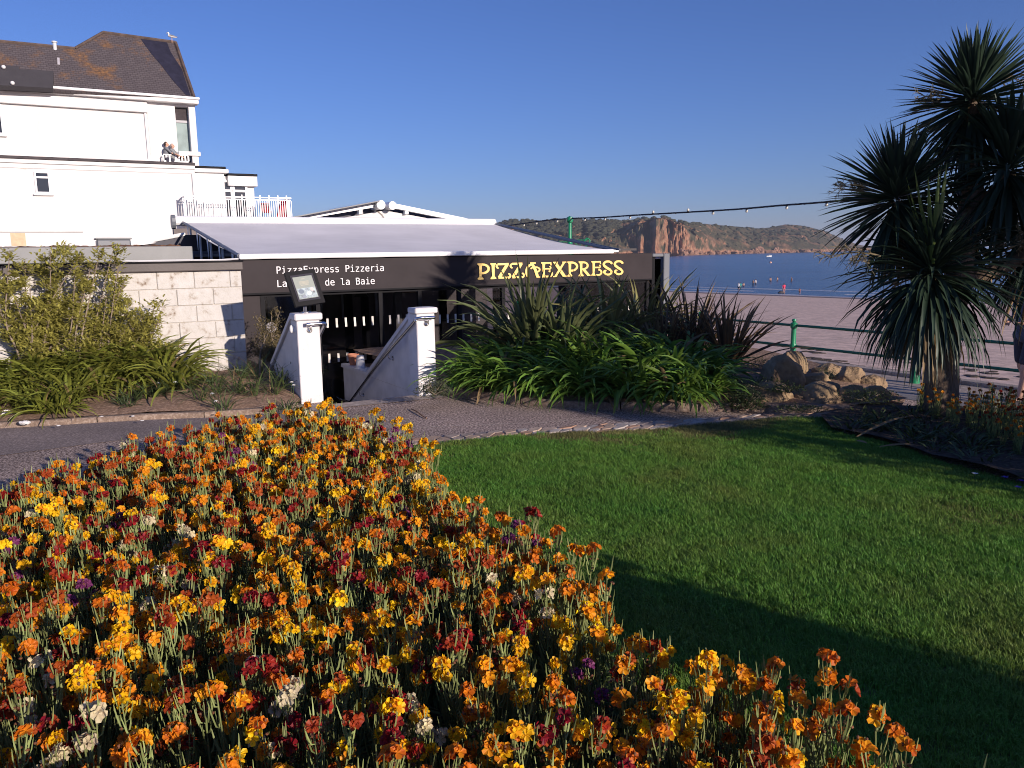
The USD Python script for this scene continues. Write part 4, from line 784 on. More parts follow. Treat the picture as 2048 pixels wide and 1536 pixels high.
# ------------------------------------------------------------------ kerbs, beds, stone edging, lawn
def kerb(name, pts, w, h, label, seglen=.9):
    ls = sg.LineString([p[:2] for p in pts]); n = max(2, int(ls.length/seglen)); t = thing(name, label, 'kerb', (*ls.coords[0], 0)); inward = ls.parallel_offset(w, 'left')
    for k in range(n):
        a = [np.array(ls.interpolate(x*ls.length/n).coords[0]) for x in (k+.006, k+.34, k+.67, k+.994)]
        nrm = []
        for x in (k+.006, k+.34, k+.67, k+.994):
            p0 = np.array(ls.interpolate(max(0, x*ls.length/n-.02)).coords[0]); p1 = np.array(ls.interpolate(min(ls.length, x*ls.length/n+.02)).coords[0]); d_ = p1-p0; d_ /= np.linalg.norm(d_); nrm.append(np.array([-d_[1], d_[0]]))
        hh = h+RNG.normal(0, .006); mb = MB(); ring = []
        for p, m in zip(a, nrm):
            q0, q1 = p, p+m*w; bv = .012
            ring.append([(*q0, -.05), (*q0, hh-bv), (*(q0+m*bv), hh), (*(q1-m*bv), hh), (*q1, hh-bv), (*q1, -.05)])
        R = np.array(ring).reshape(-1, 3); f = []
        for i in range(3):
            for j in range(5): f.append([i*6+j, i*6+6+j, i*6+7+j, i*6+j+1])
        f += [[0, 1, 2, 3], [0, 3, 4, 5], [18, 21, 20, 19], [18, 23, 22, 21]]
        mb.add(R, np.array(f)[:, ::-1]); part(t, 'kerb_stone', mb, kerb_mat, smooth=30)
    return ls
kL = [G(*q) for q in [(-260, 866), (0, 857), (100, 851), (200, 845), (300, 839), (440, 834), (560, 825), (598, 816)]]
kerb('kerb', kL, .10, .05, 'low earth coloured kerb along the left planting bed')
kR = [G(*q) for q in [(884, 790), (940, 797), (1000, 805), (1130, 817), (1330, 823), (1500, 824), (1620, 827), (1700, 831)]]
kerb('kerb', kR, .12, .085, 'low concrete kerb along the right planting bed')
def bed_z(x, y): return .05+.10*fbm(np.stack([np.asarray(x)*1.2, np.asarray(y)*1.2, 0*np.asarray(x)], -1), 3, 5)
bedL = sg.Polygon([tuple(p[:2]+np.array([0, .1])) for p in kL]+[B2(-.06, -2.7), B2(-.06, -.002), B2(-.235, -.002), B2(-.235, wW-.004), B2(-8, wW-.004)]).buffer(0)
bedL = max(getattr(bedL, 'geoms', [bedL]), key=lambda g: g.area)
def zL(x, y):
    d_ = shapely.distance(sg.LineString([p[:2] for p in kL]), shapely.points(x, y)); return .035+np.clip(d_, 0, 1.5)*.12+.06*(fbm(np.stack([x*2, y*2, 0*x], -1), 4, 5)-.3)*np.clip(d_*6, 0, 1)
single('planting_bed', sheet(bedL, zL, .12), soil, kind='structure', smooth=True)
bedR = sg.Polygon([tuple(p[:2]+np.array([0, .1])) for p in kR]+[(3.9, 7.75), (3.8, 9.), (3.65, 10.6), (3.2, 12.6), B2(6.9, -.03), B2(1.5, -.03), B2(1.5, -3.1)]).buffer(0)
bedR = max(getattr(bedR, 'geoms', [bedR]), key=lambda g: g.area)
def zR(x, y):
    d_ = shapely.distance(sg.LineString([p[:2] for p in kR]), shapely.points(x, y)); return .06+np.clip(d_, 0, 1.5)*.1+.06*(fbm(np.stack([x*2, y*2, 0*x], -1), 4, 6)-.3)*np.clip(d_*6, 0, 1)
single('planting_bed', sheet(bedR, zR, .13), soil, kind='structure', smooth=True)

# crazy-paved stone edging beside the lawn: each stone a part
eo = np.array([G(*q)[:2] for q in [(700, 890), (850, 879), (1000, 866), (1150, 857), (1300, 846), (1450, 838), (1560, 832), (1700, 828), (1830, 826)]])
ei = np.array([G(*q)[:2] for q in [(720, 912), (870, 897), (1000, 884), (1150, 873), (1300, 864), (1450, 852), (1560, 845), (1660, 843), (1720, 843)]])
Lo, Li = sg.LineString(eo), sg.LineString(ei)
def ep(t, f):
    a = np.array(Lo.interpolate(t, True).coords[0]); b = np.array(Li.interpolate(t, True).coords[0]); return a+(b-a)*f
single('stone_edging_bed', sheet(sg.Polygon(np.vstack([eo, ei[::-1]])).buffer(0), .012), mortar, kind='structure')
edg = thing('stone_edging', 'curved band of crazy paved brown stones between path and lawn', 'stone edging', (*ep(.5, .5), 0))
stones = [M(f'paving_stone_{k}', c, .85, .22, 9., .6, 30.) for k, c in enumerate([(.36, .26, .19), (.44, .33, .25), (.30, .24, .20), (.40, .35, .31), (.38, .23, .15)])]
from scipy.spatial import Voronoi
_r = np.random.default_rng(91); LT = Lo.length; NR = 3; NT = int(LT/.135); vp = []
for row in range(-1, NR+1):
    for k in range(-1, NT+1): vp.append(((k+.5+.5*(row % 2)+_r.uniform(-.33, .33))/NT*LT, (row+.5+_r.uniform(-.28, .28))/NR*.3))
vp = np.array(vp); vor = Voronoi(vp)
for reg in vor.point_region:
    rg = vor.regions[reg]
    if not rg or -1 in rg: continue
    pg = sg.Polygon(vor.vertices[rg]).intersection(sg.box(0, .0, LT, .3)).buffer(-.007, join_style=2).simplify(.004)
    if pg.is_empty or pg.geom_type != 'Polygon' or pg.area < .0012: continue
    c_ = np.array([ep(a_/LT, b_/.3) for a_, b_ in np.array(pg.exterior.coords)[:-1]]); hz = .024+_r.uniform(0, .010); cc = c_.mean(0)
    tl = _r.normal(0, .025, 2); tp_ = cc+(c_-cc)*.93
    part(edg, 'stone', trimesh.convex.convex_hull(np.vstack([np.column_stack([c_, np.zeros(len(c_))]), np.column_stack([c_, np.full(len(c_), hz-.008)]), np.column_stack([tp_, hz+(tp_-cc)@tl])])), stones[_r.integers(5)])

# lawn
lb = [tuple(G(*q)[:2]) for q in [(1640, 846), (1662, 872), (1760, 892), (1860, 926), (1960, 956), (2048, 985)]]
lawn = sg.Polygon([tuple(p) for p in ei[:8]]+lb+[(3.45, 4.2), (3.5, 2.5), (3.6, .5), (3.2, -1.5), (-1.5, -1.5), (-1.2, 6.4)]).buffer(0)
def lawn_z(x, y): return .022+.03*(fbm(np.stack([np.asarray(x)*.8, np.asarray(y)*.8, 0*np.asarray(x)], -1), 3, 8)-.4)+.012*(fbm(np.stack([np.asarray(x)*7, np.asarray(y)*7, 0*np.asarray(x)], -1), 2, 9)-.5)
single('lawn', sheet(lawn, lawn_z, .07), lawn_soil, kind='structure', smooth=True)
bed_line = [G(*q, .36)[:2] for q in [(-330, 1095), (0, 985), (120, 952), (270, 905), (400, 862), (500, 840), (600, 828), (690, 834), (800, 868), (860, 900), (900, 975), (1040, 1050), (1200, 1165), (1300, 1265), (1420, 1300), (1560, 1330), (1700, 1400), (1830, 1490)]]
bed_poly = sg.Polygon([tuple(p) for p in bed_line]+[(1.15, 1.5), (1.1, .4), (-2.2, .4), (-4.6, 2.5)]).buffer(0)
gp = lawn.buffer(.02).difference(bed_poly.buffer(-.12))
def tuft(n, hmin, hmax, seed, spread=.035):
    r = np.random.default_rng(seed); mb = MB()
    for k in range(n):
        a = r.uniform(0, 6.28); b = (r.uniform(-spread, spread), r.uniform(-spread, spread), -.004); h = r.uniform(hmin, hmax); le = r.uniform(.15, .9)
        d_ = np.array([math.cos(a), math.sin(a), 0]); s_ = np.array([-d_[1], d_[0], 0])*r.uniform(.0011, .0019); b = np.array(b); m_ = b+Z*h*.6+d_*h*le*.3; e_ = b+Z*h*(1-.3*le)+d_*h*le*.85
        mb.add([b-s_, b+s_, m_+s_*.8, m_-s_*.8, e_], [[0, 1, 2], [0, 2, 3], [3, 2, 4]])
    return mb
x0, y0, x1, y1 = gp.bounds; N = 30000
P = np.stack([RNG.uniform(x0, x1, N*3), RNG.uniform(max(y0, 1.2), y1, N*3)], 1)
P = P[shapely.contains_xy(gp, P[:, 0], P[:, 1])]; P = P[(P[:, 0] < .78*P[:, 1]+.6)][:N]
zz = lawn_z(P[:, 0], P[:, 1]); hn = .75+.6*fbm(np.stack([P[:, 0]*1.6, P[:, 1]*1.6, zz*0], -1), 3, 12)
grass_dry = M('grass_blade_dry', (.19, .185, .06), .6, .3, 3., rnd=.2, transl=.3)
protos = [[('blade', tuft(34, .018, .045, 40+k), grass_mat, False)] for k in range(4)]+[[('blade', tuft(30, .014, .032, 50), grass_dry, False)]]
dry = fbm(np.stack([P[:, 0]*1.1+3, P[:, 1]*1.1, zz*0], -1), 4, 14)+.25*np.clip(1-shapely.distance(Li, shapely.points(P))/.8, 0, 1)+RNG.normal(0, .07, len(P))
idx = np.where(dry > .74, 4, RNG.integers(0, 4, len(P)))
scatter('grass', protos, np.column_stack([P, zz]), RNG.uniform(0, 6.28, len(P)), hn*RNG.uniform(.8, 1.25, len(P)), idx, label='short mown green grass of the lawn', cat='grass')

# ------------------------------------------------------------------ left bed planting
def bedpos(px, py, zf, z0=.1):
    p = G(px, py, z0)
    for _ in range(4): p = G(px, py, float(zf(p[:1], p[1:2])[0]))
    w_ = (p-O0)@v
    if zf is zL and (p-O0)@u < -.2 and w_ > wW-.14: p = p+v*(wW-.14-w_)
    p[2] = float(zf(p[:1], p[1:2])[0])-.02; return p
strapL = [clump(f'strap_clump_left_{k}', 62, (.38, .66), (.024, .038), (.5, 1.5), (-1.0, .0), agapanthus_left_mat, .09, 100+k, dead=3, dead_mat=cordyline_dry) for k in range(3)]
strapR = [clump(f'strap_clump_right_{k}', 80, (.42, .70), (.030, .045), (.55, 1.54), (-1.2, .0), agapanthus_mat, .10, 120+k, dead=2, dead_mat=cordyline_dry) for k in range(3)]
posL = []
for py, xs, sc_ in ((824, (72, 112), .8), (808, (-40, 18, 72, 128), .95), (796, (-25, 35, 95, 150, 195), 1.05), (784, (-55, 8, 66, 126, 184, 236), 1.15), (774, (-20, 42, 100, 158, 214, 268, 318, 358), 1.22), (767, (-45, 12, 70, 128, 186, 244, 298, 342), 1.3), (762, (20, 90, 160, 225, 280), 1.35)):
    posL += [(x_+RNG.uniform(-9, 9), py+RNG.uniform(-3, 3), sc_*RNG.uniform(.92, 1.1)) for x_ in xs]
for k, (px, py, s_) in enumerate(posL):
    p = bedpos(px, py, zL)
    zone = ('at the left edge of the photo' if px < 60 else 'below the tall shrub' if px < 170 else 'below the bushy middle shrub' if px < 260 else 'below the low spreading shrub'); rowname = 'front row' if py > 800 else 'middle row' if py > 779 else 'back row'
    lab = f'arching strap leaved clump, {rowname}, {zone}' if k not in (0, 1) else ('low strap leaved clump behind the white litter on the left kerb' if k == 0 else 'low strap leaved clump at the left kerb, right of the litter')
    place(strapL[k % 3], 'agapanthus', lab, 'agapanthus', p, RNG.uniform(0, 6.28), s_, None if k in (0, 1) else f'strap leaved plants {zone}, {rowname}')
# dark low tufts and narrow leaved bulbs
lowt = [clump(f'dark_tuft_{k}', 60, (.14, .26), (.010, .018), (.3, 1.5), (-.5, .5), dark_leaf, .09, 140+k, 4) for k in range(2)]
for k, (px, py, s_) in enumerate([(265, 795, 1.0), (300, 790, 1.1), (340, 785, 1.1), (255, 805, .8), (325, 770, 1.), (375, 775, .95), (290, 770, .9), (575, 812, .75), (420, 765, .9)]):
    place(lowt[k % 2], 'dark_tuft', 'low dark green tufted plant in the bare soil of the left bed' if px != 575 else 'small dark tuft at the foot of the left stair pillar', 'plant', bedpos(px, py+4, zL), RNG.uniform(0, 6.28), s_, None if px == 575 else 'dark tufted plants near the left kerb')
bulb = [clump(f'narrow_clump_{k}', 34, (.28, .50), (.009, .015), (.5, 1.5), (-.9, .5), narrow_leaf, .07, 150+k, 6, dead=3, dead_mat=cordyline_dry) for k in range(2)]
for k, (px, py, s_) in enumerate([(430, 790, 1.), (470, 785, 1.), (505, 790, 1.05), (545, 788, 1.), (565, 775, 1.1), (400, 800, .8), (450, 812, .8), (520, 765, 1.), (480, 760, .9), (585, 765, 1.)]):
    place(bulb[k % 2], 'narrow_leaved_plant', 'narrow leaved bulb plant in the bed between wall and left pillar', 'plant', bedpos(px, py, zL), RNG.uniform(0, 6.28), s_, 'narrow leaved bulbs left of the pillar')
wf = M('white_petal', (.78, .77, .74), .6, .05, transl=.2)
yel = M('flower_centre', (.55, .33, .03), .7, .2)
for k, (px, py) in enumerate([(424, 785), (432, 800), (583, 762), (593, 752), (350, 762), (318, 764), (587, 768)]):
    b_ = bedpos(px, py+25, zL); tp_ = D(px, py, b_[1]-.05); t = thing('white_bulb_flower', 'small white drooping flower among the narrow leaves' if k not in (4, 5) else 'tiny white flower above the dark low tufts', 'flower', b_, group='white flowers among narrow leaves' if k not in (4, 5) else 'white flowers above the dark tufts')
    part(t, 'stem', MB().tube([b_, b_*.3+tp_*.7+Z*.02, tp_], .003, 5), narrow_leaf); mb = MB()
    for a_ in range(6): mb.add(*blade(.03, .014, -.3, -.9, a_*1.047, tp_, 2, fold=.1, tip=.3))
    part(t, 'petals', mb, wf, smooth=True)
# white daisies by the kerb
for k, (px, py, r_) in enumerate([(13, 828, .05), (22, 843, .05), (8, 853, .045), (16, 836, .04), (-6, 850, .05)]):
    c = D(px, py, 7.9); n_ = -ray(px, py); n_ = n_/np.linalg.norm(n_)+SUN*.6; n_ /= np.linalg.norm(n_); ex = np.cross(n_, Z); ex /= np.linalg.norm(ex); ey = np.cross(n_, ex)
    t = thing('daisy', 'white daisy with dark centre at the left edge beside the kerb', 'daisy', c-Z*.12, group='white daisies at the left kerb'); mb = MB()
    for a_ in range(16):
        an = a_*2*np.pi/16; d_ = ex*math.cos(an)+ey*math.sin(an); s_ = np.cross(n_, d_)
        mb.add([c+d_*.008-s_*.003, c+d_*.008+s_*.003, c+d_*r_*.7+s_*.006+n_*.004, c+d_*r_*.7-s_*.006+n_*.004, c+d_*r_], [[0, 1, 2], [0, 2, 3], [3, 2, 4]])
    part(t, 'petals', mb, wf); part(t, 'centre', MB().ball(c+n_*.004, .012, 1), M(f'daisy_centre', (.06, .05, .09), .7, .2) if k == 0 else UsdShade.Material.Get(stage, '/World/Looks/daisy_centre')); part(t, 'stem', MB().tube([c-Z*.15, c-n_*.004], .003, 5), narrow_leaf)
pl = G(50, 847, .05); m = trimesh.creation.icosphere(3); vv = m.vertices*[.055, .04, .016]; vv = vv*(1+.5*(fbm(m.vertices*2.3, 3, 2)[:, None]-.5)); vv[:, 2] += .02*fbm(m.vertices*3, 3, 6)
single('paper_litter', (vv+pl, m.faces), white_paint, 'crumpled white paper lying on the left kerb', 'litter')
for k, (px, py) in enumerate([(265, 832), (117, 851), (284, 841), (203, 833), (435, 827)]):
    p = G(px, py, .055); single('paper_scrap', MB().ball(p, (.02, .012, .006), 1, .5, k), white_paint, 'tiny pale scrap lying along the left kerb', 'litter', group='pale scraps along the left kerb')

# ------------------------------------------------------------------ shrubs with stems and small leaves
def shrub(name, label, base, stems, leaf_len, n_leaf, lmat, spread, rnd_seed, leaf_w=.42, up=.5, twig=8, clus=.07, cat='shrub', smat=None):
    """stems: top points; each gets side twigs with leaves around their ends."""
    r = np.random.default_rng(rnd_seed); t = thing(name, label, cat, base); sm, lf, tips = MB(), MB(), []
    for tp_ in stems:
        tp_ = np.asarray(tp_, float); b = np.asarray(base)+r.normal(0, .06, 3)*[1, 1, 0]; mid = (b+tp_)/2+r.normal(0, .07, 3)
        c = smooth_path([b, mid*.6+b*.4+r.normal(0, .03, 3), mid, tp_], 5); sm.tube(c, np.linspace(.016, .004, len(c)), 5)
        for k in range(twig):
            f = r.uniform(.35, 1.); i = int(f*(len(c)-1)); L = spread*r.uniform(.3, 1.)*(1.1-f*.5); d_ = r.normal(0, 1, 3); d_[2] = abs(d_[2])*.7+up; d_ /= np.linalg.norm(d_)
            e_ = c[i]+d_*L; sm.tube([c[i], c[i]+d_*L*.5+r.normal(0, .02, 3), e_], [.005, .004, .002], 4); tips.append((c[i], e_))
    for k in range(n_leaf):
        a_, e_ = tips[r.integers(len(tips))]; f = r.uniform(.25, 1.05); p = a_+(e_-a_)*f+r.normal(0, clus, 3)*.6; az = r.uniform(0, 6.28)
        L = leaf_len*r.uniform(.6, 1.2); vv, q = blade(L, L*leaf_w, r.uniform(-.2, 1.3), r.uniform(-.5, .7), az, p, 2, fold=.25, tip=.12, grow=.5); lf.add(vv, q)
    part(t, 'stems', sm, smat or stem_mat, smooth=True); part(t, 'foliage', lf, lmat, kind='stuff'); return t
YS = 9.6
def tops(lst, w=wW-.38, j=.22): return [B(*FP(px, py, w+RNG.uniform(-j, j))) for px, py in lst]
b_ = bedpos(75, 772, zL); shrub('shrub', 'tall open shrub with yellow green leaves before the block wall', b_, tops([(20, 500), (50, 520), (90, 505), (130, 490), (165, 505), (150, 535), (100, 555), (60, 575), (30, 600), (175, 560), (15, 555), (100, 500), (-20, 540)]), .062, 8200, shrub_leaf, .24, 61, twig=13, clus=.05)
b_ = bedpos(180, 770, zL); shrub('shrub', 'bushy yellow green shrub right of the tall one against the wall', b_, tops([(200, 500), (225, 505), (235, 540), (215, 580), (190, 600), (240, 570), (262, 600), (250, 560), (185, 520), (205, 620), (232, 490)]), .062, 4600, shrub_leaf, .20, 62, twig=12, clus=.05)
b_ = bedpos(275, 768, zL); shrub('shrub', 'low spreading yellow green shrub beside the bare block wall', b_, tops([(250, 630), (285, 625), (310, 605), (318, 640), (290, 660), (330, 690), (270, 680), (240, 660), (340, 700), (305, 690)]), .058, 6200, shrub_leaf, .20, 63, twig=15, clus=.07)
b_ = bedpos(525, 750, zL); shrub('twiggy_shrub', 'thin brownish twiggy shrub beside the dark door panel', b_, [B(s_, RNG.uniform(-.9, -.5), z_) for s_, z_ in ((.0, .8), (.15, .85), (.25, .9), (.35, .75), (.1, .65), (.3, .6), (-.02, .55), (.2, .5), (.38, .55))], .034, 4200, twig_leaf, .20, 64, twig=14, up=.3, clus=.05)

# ------------------------------------------------------------------ right bed planting
posR = []
kRl = sg.LineString([p[:2] for p in kR])
r4 = np.random.default_rng(44)
for row, (off, n) in enumerate(((.30, 13), (.72, 12), (1.15, 11))):
    for k in range(n):
        f = (k+.3+.25*(row % 2))/n*.72+.02; p = np.array(kRl.interpolate(f, True).coords[0]); p1 = np.array(kRl.interpolate(f+.01, True).coords[0]); d_ = (p1-p)/np.linalg.norm(p1-p)
        posR.append((p+np.array([-d_[1], d_[0]])*(off+r4.uniform(-.06, .06))+d_*r4.uniform(-.06, .06), row))
for k, (p, row) in enumerate(posR):
    p3 = np.array([*p, zR(p[:1], p[1:])[0]-.02]); q_ = (p3-EYE)@RT/((p3-EYE)@FW)*F+CX
    if q_ < 888: continue
    grp = ('strap leaved plants beside the right stair pillar', 'arching bright green strap leaved clump beside the right stair pillar') if q_ < 1160 else (('strap leaved plants in the middle of the right bed', 'dark shaded strap leaved clump in the middle of the right bed') if q_ < 1330 else ('strap leaved plants left of the boulders', 'bright green strap leaved clump left of the boulders'))
    rw = ('front row', 'middle row', 'back row')[row]; grp = (f'{grp[0]}, {rw}', f'{grp[1]}, {rw}')
    place(strapR[k % 3], 'agapanthus', grp[1], 'agapanthus', p3, RNG.uniform(0, 6.28), RNG.uniform(.9, 1.12)*(1.12, 1.25, 1.4)[row], grp[0])
def flax(name, n, L, Wd, e0, mat, seed, droop):
    r = np.random.default_rng(seed); p = proto(name)
    for k in range(n):
        f = r.random()**.8; az = r.uniform(0, 6.28); rad = .12*math.sqrt(r.random()); e_ = e0[0]+(e0[1]-e0[0])*f; l = r.uniform(*L)
        part(p, 'leaf', blade(l, r.uniform(*Wd), e_, e_-r.uniform(*droop)*(1.25-f*.6), az, (rad*math.cos(az), rad*math.sin(az), 0), 7, r.normal(0, .7), fold=.3, power=2.2, tip=.04), mat, smooth=True)
    return p
fx1 = flax('flax_green', 95, (1.0, 1.6), (.055, .085), (.5, 1.52), flax_mat, 201, (.4, 2.4)); fx2 = flax('flax_olive', 85, (.85, 1.45), (.05, .078), (.5, 1.5), M('flax_leaf_olive', (.22, .205, .075), .42, .35, 3., rnd=.3, transl=.15, obj=True), 202, (.5, 2.6)); fx3 = flax('flax_red', 95, (.7, 1.2), (.036, .056), (.45, 1.5), flax_bronze, 203, (.05, .8))
for src, px, Y, s_, lab in ((fx1, 1062, 9.8, 1.02, 'large dark green flax below the gold lettering'), (fx1, 1120, 9.6, .9, 'dark green flax right of the largest one, in shade'), (fx2, 1215, 10.3, 1.0, 'olive green flax with lit leaves below the end of the lettering'), (fx2, 1290, 11.0, .98, 'olive flax before the glass end of the restaurant'), (fx3, 1385, 10.4, .98, 'bronze flax left of the beach view'), (fx3, 1455, 9.7, .85, 'outer bronze flax with spiky leaves reaching over the boulders'), (fx3, 1330, 9.8, .8, 'low bronze flax between olive flax and outer bronze flax')):
    p = D(px, 600, Y); p[2] = float(zR(p[:1], p[1:2])[0])-.03; place(src, 'flax', lab, 'flax', p, RNG.uniform(0, 6.28), s_)
def bush(name, label, base, size, n, leaf_len, mat, seed, w=.5, cat='bush'):
    r = np.random.default_rng(seed); t = thing(name, label, cat, base); lf, sm = MB(), MB(); base = np.asarray(base)
    for k in range(n):
        d_ = r.normal(0, 1, 3); d_[2] = abs(d_[2]); d_ /= np.linalg.norm(d_); rad = r.random()**.4*(.8+.4*noise(d_*2.2+seed, seed)); p = base+d_*rad*np.asarray(size)
        vv, q = blade(leaf_len*r.uniform(.6, 1.2), leaf_len*w, r.uniform(-.3, 1.2), r.uniform(-.6, .5), r.uniform(0, 6.28), p, 2, fold=.2, tip=.15, grow=.5); lf.add(vv, q)
    for k in range(9):
        d_ = r.normal(0, 1, 3); d_[2] = abs(d_[2])+.3; d_ /= np.linalg.norm(d_); sm.tube([base, base+d_*np.asarray(size)*.8], [.008, .002], 5)
    part(t, 'foliage', lf, mat, kind='stuff'); part(t, 'stems', sm, stem_mat); return t
grey_leaf = M('grey_green_leaf', (.10, .115, .06), .6, .3, 12., transl=.15)
bush('grey_bush', 'small round grey green bush at the foot of the right stair pillar', bedpos(868, 790, zR, .0)+np.array([0, 0, .02]), (.22, .2, .20), 900, .03, grey_leaf, 301)
bush('dark_bush', 'dark leafy cushion beside the large flat boulder', bedpos(1492, 812, zR, .05), (.22, .2, .22), 900, .035, dark_leaf, 302)
cover = M('ground_cover_leaf', (.085, .11, .03), .6, .35, 12., transl=.2)
for k, (px, py, a_, c_, n, lab) in enumerate(((1520, 770, .35, .10, 700, 'green ground cover growing over the flat boulder'), (1655, 752, .16, .13, 450, 'feathery green tuft between the rear boulders'), (1600, 815, .25, .06, 350, 'low green ground cover before the small boulder'), (1575, 778, .2, .08, 350, 'green ground cover between flat boulder and tall boulder'), (1735, 795, .3, .12, 600, 'green cushion over the rightmost boulder'), (1545, 735, .35, .16, 700, 'dark green cushion behind the tall boulder'))):
    p = G(px, py, .1 if py > 800 else .22); p[2] -= .03; bush('ground_cover', lab, p, (a_, a_*.8, c_), n, .03, cover if k != 1 else narrow_leaf, 310+k, .4 if k != 1 else .2, 'ground cover')

# boulders
def boulder(px, py, wpx, hpx, Y, lab, seed, sub=4, ang_=.0, flat=.0):
    c = D(px, py, Y); sx, sz = wpx/F*Y/2, hpx/F*Y/2*1.08
    r = np.random.default_rng(seed); m = trimesh.creation.icosphere(sub); p = m.vertices.copy()
    for k in range(11):   # cut by planes to give worn facets
        d_ = r.normal(0, 1, 3); d_[2] = abs(d_[2])*.6-.1; d_ /= np.linalg.norm(d_); h_ = r.uniform(.62, .88); e_ = p@d_; p = p-np.clip(e_-h_, 0, None)[:, None]*d_*.9
    p = p/np.abs(p).max(0); p = p*(1+.26*(fbm(p*2.4+seed, 4, seed)-.5)+.10*(fbm(p*9+seed, 3, seed+1)-.5))[:, None]
    ca, sa_ = math.cos(ang_), math.sin(ang_); p[:, [0, 2]] = p[:, [0, 2]]@np.array([[ca, sa_], [-sa_, ca]])
    single('boulder', (p*[sx, sx*.85, sz]+c, m.faces), rock_mat, lab, 'boulder', smooth=True)
for k, a in enumerate([(1541, 797, 108, 62, 8.1, 'long flat ochre boulder at the kerb right of the green plants'), (1560, 757, 92, 92, 8.5, 'tall rounded grey boulder behind the flat one'), (1583, 728, 66, 50, 9.0, 'square edged brown boulder below the green post'), (1648, 795, 92, 66, 7.95, 'large ochre boulder with pale top in the middle of the rockery'), (1630, 765, 70, 40, 8.5, 'dark sided boulder behind the large ochre one'), (1603, 802, 34, 34, 8.0, 'small angular boulder between the two largest'), (1702, 797, 62, 62, 7.9, 'grey half shaded boulder right of the large ochre one'), (1752, 792, 60, 50, 7.9, 'rightmost mossy boulder of the rockery'), (1700, 757, 70, 46, 8.6, 'reddish boulder at the back of the rockery'), (1745, 768, 60, 34, 8.5, 'low boulder at the right back of the rockery'), (1655, 742, 60, 30, 9.0, 'flat dark boulder at the rear edge of the rockery')]): boulder(*a, 400+k, ang_=RNG.uniform(-.15, .15))
bank = sg.Polygon([tuple(G(*q)[:2]) for q in [(1500, 823), (1620, 828), (1700, 831), (1800, 828)]]+[(3.95, 7.9), (3.85, 9.2), (3.5, 10.2), (2.3, 9.6)]).buffer(0)
single('rockery_soil', sheet(bank, lambda x, y: .05+.14*np.clip((y-7.7)/1.2, 0, 1)+.05*(fbm(np.stack([x*3, y*3, 0*x], -1), 3, 3)-.3), .1), soil, kind='structure', smooth=True)
# ------------------------------------------------------------------ wallflowers
flower_cols = {'yellow': (.86, .58, .012), 'amber': (.84, .42, .010), 'orange': (.76, .24, .010), 'rust': (.46, .09, .014), 'red': (.40, .014, .014), 'cream': (.74, .66, .40), 'purple': (.17, .025, .12)}
second = {'yellow': (.80, .44, .01), 'amber': (.70, .22, .012), 'orange': (.50, .10, .01), 'rust': (.26, .035, .012), 'red': (.12, .008, .012), 'cream': (.55, .45, .3), 'purple': (.25, .06, .16)}
petal = {k: M(f'petal_{k}', c, .5, 0, 55., col2=second[k], rnd=.16, transl=.3, obj=True, spec=.25, detail=2.) for k, c in flower_cols.items()}
pod_mat = M('seed_pod', (.23, .27, .09), .6, .3, 5., rnd=.2, obj=True, transl=.1)
leaf_mat = M('wallflower_leaf', (.12, .165, .045), .6, .3, 8., rnd=.2, transl=.2, obj=True)
dark_pet = M('petal_faded', (.13, .05, .02), .8, .4, 40., obj=True)

OLDER = {'yellow': 'amber', 'amber': 'orange', 'orange': 'rust', 'rust': 'red', 'red': 'rust', 'cream': 'cream', 'purple': 'purple'}
def head(c, r, n, R):
    """A domed cluster of four-petalled florets and a few dark buds."""
    mb, bud, old = MB(), MB(), MB()
    for k in range(n):
        d_ = R.normal(0, 1, 3); d_[2] = abs(d_[2])*.9+.05; d_ /= np.linalg.norm(d_); p = c+d_*r*[1, 1, 1.05]*R.uniform(.6, 1.15); dst = old if (p[2] < c[2]+r*.1 and R.random() < .55) or R.random() < .12 else mb; f = d_+R.normal(0, .25, 3)+Z*.1; f /= np.linalg.norm(f)
        ex = np.cross(f, [.3, .2, 1.]); ex /= np.linalg.norm(ex); ey = np.cross(f, ex); a0 = R.uniform(0, 1.57); pr = R.uniform(.0115, .0168)
        for q in range(4):
            a = a0+q*1.571; dd = ex*math.cos(a)+ey*math.sin(a); ss = np.cross(f, dd); lift = R.uniform(-.45, .6)
            t1 = p+dd*pr*.62+f*pr*lift*.5; t2 = p+dd*pr*1.15+f*pr*(lift*.6-.12)
            dst.add([p-f*.006, t1-ss*pr*.52, t2-ss*pr*.33, t2+ss*pr*.33+f*.001, t1+ss*pr*.52], [[0, 1, 2], [0, 2, 3], [0, 3, 4]])
    for k in range(3): bud.ball(c+R.normal(0, r*.3, 3)+Z*r*.7, (.004, .004, .006), 0)
    return mb, bud, old
